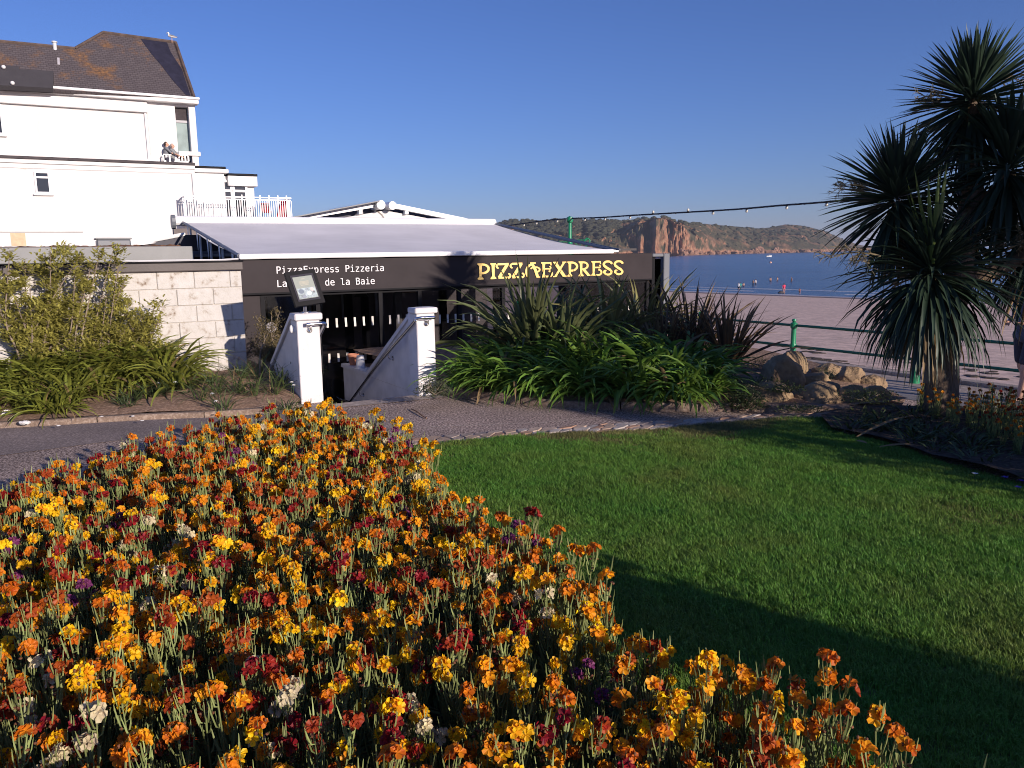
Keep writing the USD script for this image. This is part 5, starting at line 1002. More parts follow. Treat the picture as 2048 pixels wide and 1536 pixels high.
def wallflower(col, seed, stems=4):
    R = np.random.default_rng(seed); p = proto(f'wallflower_{col}_{seed}'); st_, pods, lv = MB(), MB(), MB(); hd = []; fade = MB()
    for k in range(stems):
        a = R.uniform(0, 6.28); lean = R.uniform(.01, .10); H = R.uniform(.25, .40) if k else R.uniform(.31, .42); top = np.array([math.cos(a)*lean, math.sin(a)*lean, H]); b = np.array([math.cos(a)*.015, math.sin(a)*.015, 0.])
        c = smooth_path([b, b*.6+top*.4+R.normal(0, .008, 3), top], 4); st_.tube(c, np.linspace(.0035, .002, len(c)), 4, cap=False)
        hd.append(head(top+Z*.004, R.uniform(.015, .026), int(R.integers(6, 13)), R))
        for q in range(int(R.integers(16, 26))):     # long upright pods below the flowers
            f = R.uniform(.45, .95); i = min(int(f*(len(c)-1)), len(c)-2); p0 = c[i]+(c[i+1]-c[i])*R.random(); az = R.uniform(0, 6.28); d_ = np.array([math.cos(az), math.sin(az), 0]); L = R.uniform(.035, .075)
            p1 = p0+d_*.012+Z*.006; p2 = p1+d_*L*.22+Z*L; pods.tube([p0, p1, (p1+p2)/2+d_*.002, p2], [.001, .0023, .0024, .0008], 3, cap=False)
        if R.random() < .5:
            for q in range(5): fade.ball(c[-2]+R.normal(0, .012, 3), (.006, .006, .004), 0)
        for q in range(int(R.integers(20, 30))):
            f = R.uniform(.08, .6); i = int(f*(len(c)-1)); lv.add(*blade(R.uniform(.04, .08), R.uniform(.008, .012), R.uniform(-.1, .9), R.uniform(-1., .0), R.uniform(0, 6.28), c[i], 2, fold=.2, tip=.1, grow=.5))
    part(p, 'stem', st_, pod_mat, smooth=True); part(p, 'seed_pods', pods, pod_mat, kind='stuff'); part(p, 'leaves', lv, leaf_mat, kind='stuff')
    for mb, bud, old in hd:
        q = part(p, 'flower_head', mb, petal[col]); part(q, 'buds', bud, dark_pet)
        if old.v: part(q, 'older_petals', old, petal[OLDER[col]])
    if fade.v: part(p, 'faded_petals', fade, dark_pet, kind='stuff')
    return p
variants = {'yellow': [11, 12, 13], 'amber': [21, 22, 23], 'orange': [31, 32, 33], 'rust': [41, 42], 'red': [51, 52], 'cream': [61, 62], 'purple': [71]}
WF = {k: [wallflower(k, s) for s in v_] for k, v_ in variants.items()}
cols = list(WF); weights = np.array([.37, .25, .14, .10, .07, .045, .025])
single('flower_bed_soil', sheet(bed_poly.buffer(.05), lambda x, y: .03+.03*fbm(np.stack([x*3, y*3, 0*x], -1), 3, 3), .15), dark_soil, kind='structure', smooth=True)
R5 = np.random.default_rng(55)
x0, y0, x1, y1 = bed_poly.bounds; cand = np.stack([R5.uniform(x0, x1, 16000), R5.uniform(max(y0, 1.1), y1, 16000)], 1)
cand = cand[shapely.contains_xy(bed_poly.buffer(-.05), cand[:, 0], cand[:, 1])]
cand = cand[(np.abs(cand[:, 0]) < .70*cand[:, 1]+.35) & (cand[:, 1] > 1.35)]
keep = []; cell = {}
for p in cand:
    k = (int(p[0]/.08), int(p[1]/.08)); ok = True
    for i in (-1, 0, 1):
        for j in (-1, 0, 1):
            for q in cell.get((k[0]+i, k[1]+j), ()):
                if (p[0]-q[0])**2+(p[1]-q[1])**2 < .077**2: ok = False
    if ok: cell.setdefault(k, []).append(p); keep.append(p)
keep = np.array(keep); keep = keep[np.argsort(np.hypot(keep[:, 0], keep[:, 1]))]
cn = fbm(np.stack([keep[:, 0]*1.3, keep[:, 1]*1.3, 0*keep[:, 0]], -1), 3, 77)
info = []
for k, p in enumerate(keep):
    w_ = weights.copy(); right_edge = bed_poly.exterior.distance(sg.Point(p)) < .35 and p[0] > -.6
    if right_edge: w_ *= [1.2, 1.7, 1.6, .6, .35, .8, .4]
    if p[0] > .55 and p[1] < 2.9: w_ *= [.7, 1.5, 1.6, 1.4, .6, .4, .4]
    if cn[k] > .55: w_ *= [.6, .9, 1.3, 1.6, 1.5, 1, 1.]
    c = cols[R5.choice(7, p=w_/w_.sum())]; info.append((p, c, R5.integers(len(WF[c])), R5.uniform(0, 6.28), R5.uniform(.8, 1.12)))
names = {'yellow': 'bright yellow', 'amber': 'amber orange', 'orange': 'deep orange', 'rust': 'rust brown', 'red': 'dark red', 'cream': 'cream white', 'purple': 'purple'}
def spot(p):
    px = CX+F*((np.array([p[0], p[1], .3])-EYE)@RT)/((np.array([p[0], p[1], .3])-EYE)@FW); d_ = math.hypot(*p)
    if bed_poly.exterior.distance(sg.Point(p)) < .22 and p[0] > -.3: return 'at the lawn edge of the bed' if d_ > 2.3 else 'at the near right corner of the bed'
    col_ = 'left' if px < 500 else ('middle' if px < 1050 else 'right'); row_ = 'nearest row' if d_ < 2.0 else ('second band' if d_ < 2.5 else 'third band')
    return f'in the {row_} at {col_} of the bed'
for k, (p, c, i, rz, s_) in enumerate(info[:232]):
    sz = 'short' if s_ < .9 else ('tall' if s_ > 1.02 else 'mid height'); lab = f'{sz} {names[c]} wallflower {spot(p)}'
    place(WF[c][i], 'wallflower', lab, 'wallflower', (p[0], p[1], .035), rz, s_, lab.replace('wallflower', 'wallflowers'), tilt=(R5.normal(0, 5), R5.normal(0, 5)))
rest_ = info[232:]
# the plants farther back are the same plants, as one mass
pi = UsdGeom.PointInstancer.Define(stage, '/World/wallflowers_behind'); tg = []; order = {}
for c in cols:
    for i, src in enumerate(WF[c]):
        q = f'/World/wallflowers_behind/source_{len(tg):03d}'; x = UsdGeom.Xform.Define(stage, q); x.GetPrim().GetReferences().AddInternalReference(src); order[(c, i)] = len(tg); tg.append(q)
pi.CreatePrototypesRel().SetTargets(tg)
pi.CreatePositionsAttr(Vt.Vec3fArray.FromNumpy(np.array([(p[0], p[1], .035) for p, *_ in rest_], np.float32)))
pi.CreateOrientationsAttr(Vt.QuathArray([Gf.Quath(math.cos(rz/2), 0, 0, math.sin(rz/2)) for *_, rz, s_ in rest_]))
pi.CreateScalesAttr(Vt.Vec3fArray.FromNumpy(np.array([[s_*1.02]*3 for *_, s_ in rest_], np.float32)))
pi.CreateProtoIndicesAttr(Vt.IntArray([order[(c, int(i))] for _, c, i, *_ in rest_]))
tag(pi.GetPrim(), 'mixed orange, yellow and red wallflowers massed in the far part of the bed', 'flowers', kind='stuff')

YP = 7.35; base_xy = D(1880, 850, YP)[:2]
# a dark planting bed under the palm, with orange flowers
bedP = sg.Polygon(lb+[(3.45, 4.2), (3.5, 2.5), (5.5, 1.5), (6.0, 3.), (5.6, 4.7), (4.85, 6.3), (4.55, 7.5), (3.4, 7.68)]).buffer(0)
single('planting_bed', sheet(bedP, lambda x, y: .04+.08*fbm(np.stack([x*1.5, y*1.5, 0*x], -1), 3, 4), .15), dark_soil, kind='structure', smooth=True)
R6 = np.random.default_rng(66); pts = []; tops_ = []
for k in range(2600):
    p = np.array([R6.uniform(2.9, 5.6), R6.uniform(3.6, 7.4)]); orange = p[1] > 4.9 and p[0] > 3.72
    if not bedP.buffer(-.12).contains(sg.Point(p)) or np.hypot(*(p-base_xy)) < .22 or any((p[0]-q[0])**2+(p[1]-q[1])**2 < (.010 if orange else .03) for q in pts): continue
    pts.append(p)
ors = [p for p in pts if p[1] > 4.9 and p[0] > 3.72]; ors.sort(key=lambda p: p[0]*.2+p[1])
for k, p in enumerate(ors[:60]):
    c = ('orange', 'rust', 'amber')[k % 3]; place(WF[c][k % 2], 'wallflower', f'{names[c]} wallflower in the dark bed beside the palm trunk', 'wallflower', (p[0], p[1], .06), R6.uniform(0, 6.28), R6.uniform(.5, .72), f'{names[c]} wallflowers beside the palm trunk')
def mass(path, items, lab):
    q_ = UsdGeom.PointInstancer.Define(stage, path); tg_, od = [], {}
    for c in cols:
        for i, src in enumerate(WF[c]):
            t_ = f'{path}/source_{len(tg_):03d}'; UsdGeom.Xform.Define(stage, t_).GetPrim().GetReferences().AddInternalReference(src); od[(c, i)] = len(tg_); tg_.append(t_)
    q_.CreatePrototypesRel().SetTargets(tg_); q_.CreatePositionsAttr(Vt.Vec3fArray.FromNumpy(np.array([(p[0], p[1], z_) for p, c, i, rz, s_, z_ in items], np.float32)))
    q_.CreateOrientationsAttr(Vt.QuathArray([Gf.Quath(math.cos(x[3]/2), 0, 0, math.sin(x[3]/2)) for x in items])); q_.CreateScalesAttr(Vt.Vec3fArray.FromNumpy(np.array([[x[4]]*3 for x in items], np.float32)))
    q_.CreateProtoIndicesAttr(Vt.IntArray([od[(x[1], int(x[2]))] for x in items])); tag(q_.GetPrim(), lab, 'flowers', kind='stuff')
mass('/World/wallflowers_beside_palm', [(p, ('orange', 'amber', 'rust')[k % 3], k % 2, R6.uniform(0, 6.28), R6.uniform(.5, .72), .06) for k, p in enumerate(ors[60:])], 'orange wallflowers massed along the back of the dark bed')
low_dark = [clump(f'shade_tuft_{k}', 44, (.08, .17), (.014, .024), (.2, 1.3), (-.6, .3), dark_leaf, .1, 170+k, 4) for k in range(2)]
def side_(p): return 'left of the palm trunk near the boulders' if p[0] < 3.75 and p[1] > 6. else ('along the lawn edge' if p[0] < 3.75 else 'right of the palm trunk')
for k, p in enumerate(pts):
    if p[1] <= 4.9 or p[0] <= 3.72: place(low_dark[k % 2], 'dark_tuft', f'low dark leafy plant in the shaded bed, {side_(p)}', 'plant', (p[0], p[1], .05), R6.uniform(0, 6.28), R6.uniform(.7, 1.2), f'dark low plants {side_(p)}')
pansy = M('pansy_violet', (.05, .03, .30), .6, .3)
for k, (px, py) in enumerate([(2036, 975), (2044, 962), (2010, 955), (1950, 948)]):
    c = G(px, py, .08); mb = MB()
    for a_ in range(5): mb.add(*blade(.022, .02, .5, .1, a_*1.257, c, 2, fold=.05, tip=.5, grow=.6))
    t = thing('pansy', 'small violet pansy at the lawn edge of the shaded bed', 'pansy', c-Z*.05, group='violet pansies at the lawn edge'); part(t, 'petals', mb, pansy if k != 3 else wf); part(t, 'stem', MB().tube([c-Z*.06, c], .002, 4), narrow_leaf)
# daffodil-like upright leaves and a few fallen leaves
rush = clump('rush', 9, (.35, .62), (.010, .014), (1.2, 1.54), (.9, 1.5), narrow_leaf, .04, 181, 5)
place(rush, 'rush', 'thin upright green leaves standing behind the orange flowers at right', 'plant', D(1985, 850, 6.3)*[1, 1, 0]+[0, 0, .05], 0, 1.)
fr_ = MB().tube(smooth_path([G(822, 818, .012), G(832, 822, .02), G(845, 832, .012), G(853, 836, .012)], 4), [.006]*13, 5)
single('fallen_twig', fr_, M('twig_brown', (.22, .10, .045), .8, .2), 'thin brown twig lying on the path before the right pillar', 'twig')
for k, (a, b) in enumerate((((1715, 873), (1830, 838)), ((1760, 893), (1830, 891)), ((1712, 880), (1735, 888)))):
    p0, p1 = G(*a, .1), G(*b, .1); mb = MB(); d_ = p1-p0; L = np.linalg.norm(d_); mb.add(*blade(L, .035, .15, -.12, math.atan2(d_[1], d_[0]), p0, 6, .3)); single('fallen_leaf', mb, cordyline_dry, ('long dry sword leaf lying across the dark bed', 'pale dry leaf lying at the lawn edge below the palm', 'short dry leaf on the dark soil near the boulders')[k], 'leaf')

# ------------------------------------------------------------------ cabbage palms
def sword_head(t, c, n, L, seed, up=(0, 0, 1), low=-1.25, individual=0, dry=0, width=(.034, .05), droop=.8, power=1.0, upshort=.25):
    """Sword leaves radiating from the end of a branch; the first ones as parts, the others as one mass."""
    r = np.random.default_rng(seed); rest__ = MB(); drm = MB(); c = np.asarray(c, float); count = 0
    for k in range(n):
        f = (k+.5)/n; e_ = low+(1.5-low)*(f**power)+r.normal(0, .12); az = r.uniform(0, 6.28); l = r.uniform(*L)*(1.-upshort*max(0, f-.55)/.45)
        dr = r.uniform(.25, 1.)*droop*(1.2-f*.8); b = c+np.array([math.cos(az)*.03, math.sin(az)*.03, (f-.6)*.28]); vv, q = blade(l, r.uniform(*width), e_, max(e_-dr, -1.5), az, b, 5, r.normal(0, .35), fold=.28, grow=.45, power=1.6, tip=.03)
        if k < dry: drm.add(vv, q)
        elif count < individual: part(t, 'leaf', (vv, q), cordyline_mat, smooth=True); count += 1
        else: rest__.add(vv, q)
    if rest__.v: part(t, 'foliage', rest__, cordyline_mat, smooth=True, kind='stuff')
    if drm.v: part(t, 'dry_leaves', drm, cordyline_dry, 'dry brown leaves hanging below the green ones', smooth=True, kind='stuff')
def panicle(t, p, d_, L, seed):
    r = np.random.default_rng(seed); mb = MB(); p = np.asarray(p); d_ = np.asarray(d_, float); d_ /= np.linalg.norm(d_); c = [p+d_*L*x+Z*(-.35*L*x*x) for x in np.linspace(0, 1, 6)]; mb.tube(c, np.linspace(.01, .003, 6), 5)
    for k in range(16):
        i = r.integers(1, 6); e_ = d_*.5+r.normal(0, .6, 3); e_ /= np.linalg.norm(e_); l = L*r.uniform(.2, .45); q = [c[i]+e_*l*x+Z*(-.25*l*x*x) for x in np.linspace(0, 1, 4)]; mb.tube(q, [.004, .0035, .003, .0015], 4)
        for m_ in range(9):
            g_ = e_*.6+r.normal(0, .6, 3); g_ /= np.linalg.norm(g_); h_ = q[0]+(q[3]-q[0])*r.uniform(.2, 1.); mb.tube([h_, h_+g_*l*.25, h_+g_*l*.4-Z*.012], [.0028, .0026, .0012], 3)
    part(t, 'flower_panicle', mb, panicle_mat)
def trunk(t, pts, rad, name='trunk', seed=0):
    c = smooth_path(pts, 6); r = np.interp(np.linspace(0, 1, len(c)), np.linspace(0, 1, len(rad)), rad); mb = MB().tube(c, r, 14); vv, ff = mb.get(); k = (len(vv)-2)
    nz = fbm(vv*[14, 14, 5], 3, seed)-.5; ctr = np.repeat(c, 14, 0); vv[:k] += (vv[:k]-ctr)*nz[:k, None]*.5; part(t, name, (vv, ff), bark, smooth=True)
    sh_ = MB(); rr = np.random.default_rng(seed+5)     # fibrous leaf scars
    for q in range(90):
        i = rr.integers(0, len(c)); az = rr.uniform(0, 6.28); b = c[i]+np.array([math.cos(az), math.sin(az), 0])*r[i]*.98; sh_.add(*blade(rr.uniform(.05, .16), .018, -1.1, -1.5, az, b, 2, fold=.1))
    part(t, f'{name}_fibre', sh_, cordyline_dry, kind='stuff')
YP = 7.35
base = np.array([D(1880, 850, YP)[0], YP, 0.03]); H = {k: D(x, y, YP+dy) for k, (x, y, dy) in dict(top=(1945, 195, .15), mid=(1795, 392, .1), low=(1862, 545, -.25), right=(2018, 330, -.1), rr=(2085, 470, .1), back=(1935, 450, .35)).items()}
palm = thing('cabbage_palm', 'multi headed cabbage palm with dark sword leaves at the right', 'palm tree', base)
fork = D(1915, 560, YP); fork2 = D(1945, 380, YP+.1)
trunk(palm, [base, D(1880, 760, YP), D(1890, 660, YP), fork], [.175, .155, .135, .12], seed=1)
trunk(palm, [fork-Z*.05, D(1930, 470, YP+.05), fork2, D(1945, 290, YP+.12), H['top']-Z*.05], [.12, .10, .085, .07, .055], 'branch', 2)
trunk(palm, [fork-Z*.2, D(1850, 530, YP), D(1810, 460, YP+.05), H['mid']-Z*.05], [.08, .065, .055, .045], 'branch', 3)
trunk(palm, [D(1890, 660, YP)-Z*.05, D(1876, 600, YP-.15), H['low']-Z*.05], [.10, .08, .06], 'branch', 4)
trunk(palm, [fork2-Z*.12, D(1985, 390, YP), H['right']-Z*.05], [.07, .055, .045], 'branch', 5)
trunk(palm, [fork, D(2000, 540, YP), H['rr']-Z*.05], [.07, .06, .045], 'branch', 6)
sword_head(palm, H['low'], 430, (.70, .98), 501, individual=110, dry=16, low=-1.1, droop=1.9, width=(.030, .046), power=1.3, upshort=.5)
for k_ in range(9): part(palm, 'young_leaf', blade(.75+.05*(k_ % 3), .045, 1.15+.05*k_, 1.25+.04*k_, 2.4+k_*.45, H['low']+Z*.08-np.array([.05, .12, 0]), 5, .2, fold=.25), cordyline_young, 'bright young leaf standing upright in the lowest head', smooth=True)
sword_head(palm, H['top'], 340, (.52, .74), 502, individual=70, low=-1.3, droop=.4, width=(.032, .048), power=1.05)
sword_head(palm, H['mid'], 350, (.54, .78), 503, individual=60, low=-1.3, droop=.45, dry=6, width=(.032, .048), power=1.05)
sword_head(palm, H['right'], 230, (.6, .85), 504, individual=40, low=-1.1, droop=1.1, width=(.04, .06))
sword_head(palm, H['rr'], 240, (.65, .95), 505, individual=20, low=-1.2, droop=1.4, dry=12)
sword_head(palm, H['back'], 160, (.45, .65), 506, low=-1.2, droop=.8)
panicle(palm, H['mid']+np.array([-.25, -.05, .05]), (-1, -.1, .5), .36, 601); panicle(palm, H['low']+np.array([-.5, -.1, .15]), (-1, 0, .35), .45, 602); panicle(palm, H['top']+np.array([.15, 0, .1]), (1, 0, .6), .5, 603); panicle(palm, H['mid']+np.array([.1, .0, .1]), (.5, 0, 1), .35, 604)
panicle(palm, H['low']+np.array([.6, -.1, .2]), (1, 0, .5), .5, 605); panicle(palm, H['right']+np.array([.0, -.2, -.1]), (.2, -.6, .1), .35, 606); panicle(palm, H['top']+np.array([-.2, 0, .0]), (-1, 0, .35), .3, 607)
# unseen planting, placed so its shade falls on the palm, the bed and the lawn
def palm_out(base, heads, lab, seed, L=(.5, .7)):
    t = thing('cabbage_palm', lab, 'palm tree', base); base = np.asarray(base, float)
    for k, (dx, dy, z, n) in enumerate(heads):
        top = base+np.array([dx, dy, z]); c = smooth_path([base, base+np.array([dx*.2, dy*.2, z*.5]), top], 5); part(t, 'trunk' if k == 0 else 'branch', MB().tube(c, np.linspace(.13, .05, len(c)), 10), bark, smooth=True); sword_head(t, top, n, L, seed+k, low=-1.2, droop=.8)
palm_out((6.7, 2.05, 0), [(0, 0, 2.9, 170), (-.25, .25, 2.5, 170), (.25, -.25, 2.25, 170)], 'tall cabbage palm beyond the right edge shading the right bed', 700, (.36, .5))
palm_out((7.6, 3.7, 0), [(0, 0, 3.3, 170), (-.5, .1, 3.1, 160), (.4, .2, 3.0, 160), (.1, -.3, 3.75, 150), (-.6, -.2, 3.5, 150)], 'broad cabbage palm beyond the right edge shading the nearer palm', 720)
bush('shrub', 'dense dark bush beyond the right edge shading the flower bed', (5.85, 4.3, .05), (1.15, 1.25, 1.3), 5200, .09, dark_leaf, 741, cat='shrub')
bush('shrub', 'bush added beyond the right edge to shade the lawn', (5.38, 3.48, .05), (.62, .8, 1.7), 4600, .08, dark_leaf, 742, cat='shrub')  # unseen bush added, sized so its shadow reaches the lawn
hd_ = np.array([1.25, -1.03, 0]); hd_ /= np.linalg.norm(hd_); h0 = np.array([.32+.674*4.4, 4.08-.698*4.4, 0.])
t = thing('hedge', 'clipped foliage added out of view to cast the shadow crossing the lawn', 'hedge', h0); lf = MB(); hp = np.cross(hd_, Z)  # added leafy block out of view, shaped to cast the lawn shadow
for k in range(5200):
    a_ = RNG.uniform(0, 4.5); b_ = RNG.uniform(0, .75); p = h0+hd_*a_+hp*b_+Z*RNG.uniform(.02, 1.13+.04*math.sin(a_*3)); lf.add(*blade(.08, .05, RNG.uniform(-.3, 1.2), RNG.uniform(-.6, .6), RNG.uniform(0, 6.28), p, 2, fold=.1, tip=.2, grow=.5))
core = MB().box(h0+hp*.04+hd_*.04+Z*.01, hd_*4.4, hp*.65, Z*1.08, .12); part(t, 'foliage', lf, dark_leaf, kind='stuff'); part(t, 'core', core, dark_leaf)
# ------------------------------------------------------------------ sea railing, lamp standard, festoon lights
def on_rail(px):   # point of the railing line seen at this column
    d_ = ray(px, 600); t = np.linalg.solve(np.array([[rd[0], -d_[0]], [rd[1], -d_[1]]]), -rp); return RP(t[0])
tp1 = on_rail(1840); tp0 = on_rail(1590); step = tp0-tp1; PZ = -.5; RH = .9
zr1 = D(1590, 650.5, tp0[1])[2]; zr2 = D(1590, 692, tp0[1])[2]; zpt = D(1590, 638, tp0[1])[2]
rail = thing('promenade_railing', 'green painted two bar railing along the promenade above the beach', 'railing', (*tp1, PZ))
posts = [tp1+step*k for k in range(-3, 6)]
for p in posts:
    part(rail, 'post', MB().lathe([(0, PZ), (.075, PZ), (.075, PZ+.1), (.055, PZ+.13), (.048, zr2-.05), (.06, zr2-.03), (.06, zr2+.03), (.046, zr2+.05), (.044, zr1-.06), (.062, zr1-.04), (.062, zr1+.035), (.04, zr1+.05), (.025, zr1+.06), (.04, zpt-.03), (.036, zpt), (0, zpt+.008)], (*p, 0), 14), green_paint, smooth=40)
a, b = posts[0]-step*.3, posts[-1]+step*.5
for z_ in (zr1, zr2): part(rail, 'rail', MB().tube([(*a, z_), (*b, z_)], .024, 8), M(f'rail_green_{z_:.2f}'.replace('.', '_').replace('-', 'm'), (.012, .10, .055), .4, .1))
lp = on_rail(1140); zt = D(1140, 433, lp[1])[2]
lamp = thing('lamp_standard', 'green ornamental lamp standard on the promenade behind the awning', 'lamp post', (*lp, PZ))
part(lamp, 'column', MB().lathe([(0, PZ), (.14, PZ), (.12, PZ+.5), (.06, PZ+.6), (.05, zt-.7), (.07, zt-.66), (.05, zt-.6), (.045, zt-.16), (.075, zt-.14), (.085, zt-.08), (.075, zt-.02), (.03, zt), (0, zt+.01)], (*lp, 0), 14), green_paint, smooth=40)
L3 = np.array([*lp, 0.]); rx = RT.copy(); rx[2] = 0; mb = MB()
mb.tube(smooth_path([L3+Z*(zt-.95), L3+rx*.2+Z*(zt-.85), L3+rx*.42+Z*(zt-.72), L3+rx*.5+Z*(zt-.6), L3+rx*.42+Z*(zt-.54), L3+rx*.36+Z*(zt-.62)], 5), .018, 6).tube([L3+Z*(zt-.58), L3+rx*.45+Z*(zt-.58)], .012, 6)
mb.tube(smooth_path([L3+rx*.1+Z*(zt-.62), L3+rx*.22+Z*(zt-.72), L3+rx*.3+Z*(zt-.64), L3+rx*.22+Z*(zt-.6)], 4), .01, 5); part(lamp, 'bracket', mb, green_paint, smooth=True)
part(lamp, 'cross_bar', MB().tube([L3-rx*.7+Z*(zt-.62), L3+Z*(zt-.62)], .01, 6), green_paint)
# cable with bulbs: runs over the lamp standard along the promenade
fs = thing('festoon_lights', 'string of white bulbs on a black cable above the promenade', 'string lights', (*lp, zt))
pts = []
for px, py in ((1000, 453), (1040, 448), (1090, 441), (1140, 437), (1200, 435), (1260, 431), (1330, 427), (1400, 423), (1480, 418), (1560, 411), (1640, 405), (1720, 398), (1830, 388), (1960, 374)):
    p = on_rail(px); pts.append(D(px, py, p[1]))
cp = smooth_path(pts, 6); part(fs, 'cable', MB().tube(cp, .018, 6), rope_black)
def bulb_at(px):
    q = np.array([CX+F*((p-EYE)@RT)/((p-EYE)@FW) for p in cp]); i = int(np.argmin(abs(q-px))); return cp[i]
for px, up in ((1044, 0), (1077, 0), (1112, 0), (1168, 0), (1211, 0), (1257, 0), (1308, 1), (1371, 1), (1431, 0), (1498, 0), (1572, 0), (1652, 0), (1735, 0)):
    p = bulb_at(px); sgn = 1 if up else -1; o_ = part(fs, 'bulb', MB().ball(p+Z*sgn*.045, (.027, .027, .032), 2), bulb_mat, smooth=True); part(o_, 'bulb_holder', MB().tube([p, p+Z*sgn*.03], .022, 8), rope_black)

# ------------------------------------------------------------------ boat, buoy
bp = G(1538, 513.5, SEA); n_ = np.array([1, .15, 0]); n_ /= np.linalg.norm(n_); bx_ = np.cross(Z, n_)
def boat(p, L, lab):
    t = thing('boat', lab, 'boat', p); st_ = np.linspace(-.5, .5, 9)*L; half = np.array([.34, .38, .4, .4, .38, .34, .27, .16, .01])*L*.42; rows = []
    for s_, h_ in zip(st_, half):
        sh_ = .20*L*(.8+.35*((s_/L+.5)**2)); rows.append([p+n_*s_+bx_*y+Z*z_ for y, z_ in ((-h_, sh_), (-h_*.75, 0), (0, -.05*L), (h_*.75, 0), (h_, sh_))])
    Rr = np.array(rows).reshape(-1, 3); f = [[i*5+j, i*5+j+1, i*5+6+j, i*5+5+j] for i in range(8) for j in range(4)]+[[i*5, i*5+5, i*5+9, i*5+4] for i in range(8)]
    mb = MB().add(Rr, f); mb.add(Rr[:5], [[0, 4, 3, 3], [0, 3, 1, 1], [1, 3, 2, 2]]); part(t, 'hull', mb, white_paint)
    part(t, 'cabin', MB().box(p+n_*-.12*L-bx_*.11*L+Z*.17*L, n_*.3*L, bx_*.22*L, Z*.16*L, .05), M('boat_cabin', (.10, .11, .15), .4, .2)); part(t, 'engine', MB().box(p-n_*.56*L-bx_*.05*L+Z*.02*L, n_*.07*L, bx_*.1*L, Z*.2*L, .03), black_frame); part(t, 'mast', MB().tube([p+Z*.3*L, p+Z*.62*L], .035, 5), grey_metal)
boat(bp, 6.4, 'small white motor boat moored in the bay below the headland')
for px, py, r_, c_, lab in ((1541, 526, .75, (.6, .33, .25), 'pale pink mooring buoy floating nearer than the boat'),):
    p = G(px, py, SEA); t = thing('buoy', lab, 'buoy', p); part(t, 'float', MB().ball(p+Z*.3*r_, (r_, r_, r_*.9), 2), M('buoy_pink', c_, .5, .1), smooth=True); part(t, 'ring', MB().tube([p+Z*r_*1.15, p+Z*r_*1.4], .08, 6), black_frame)

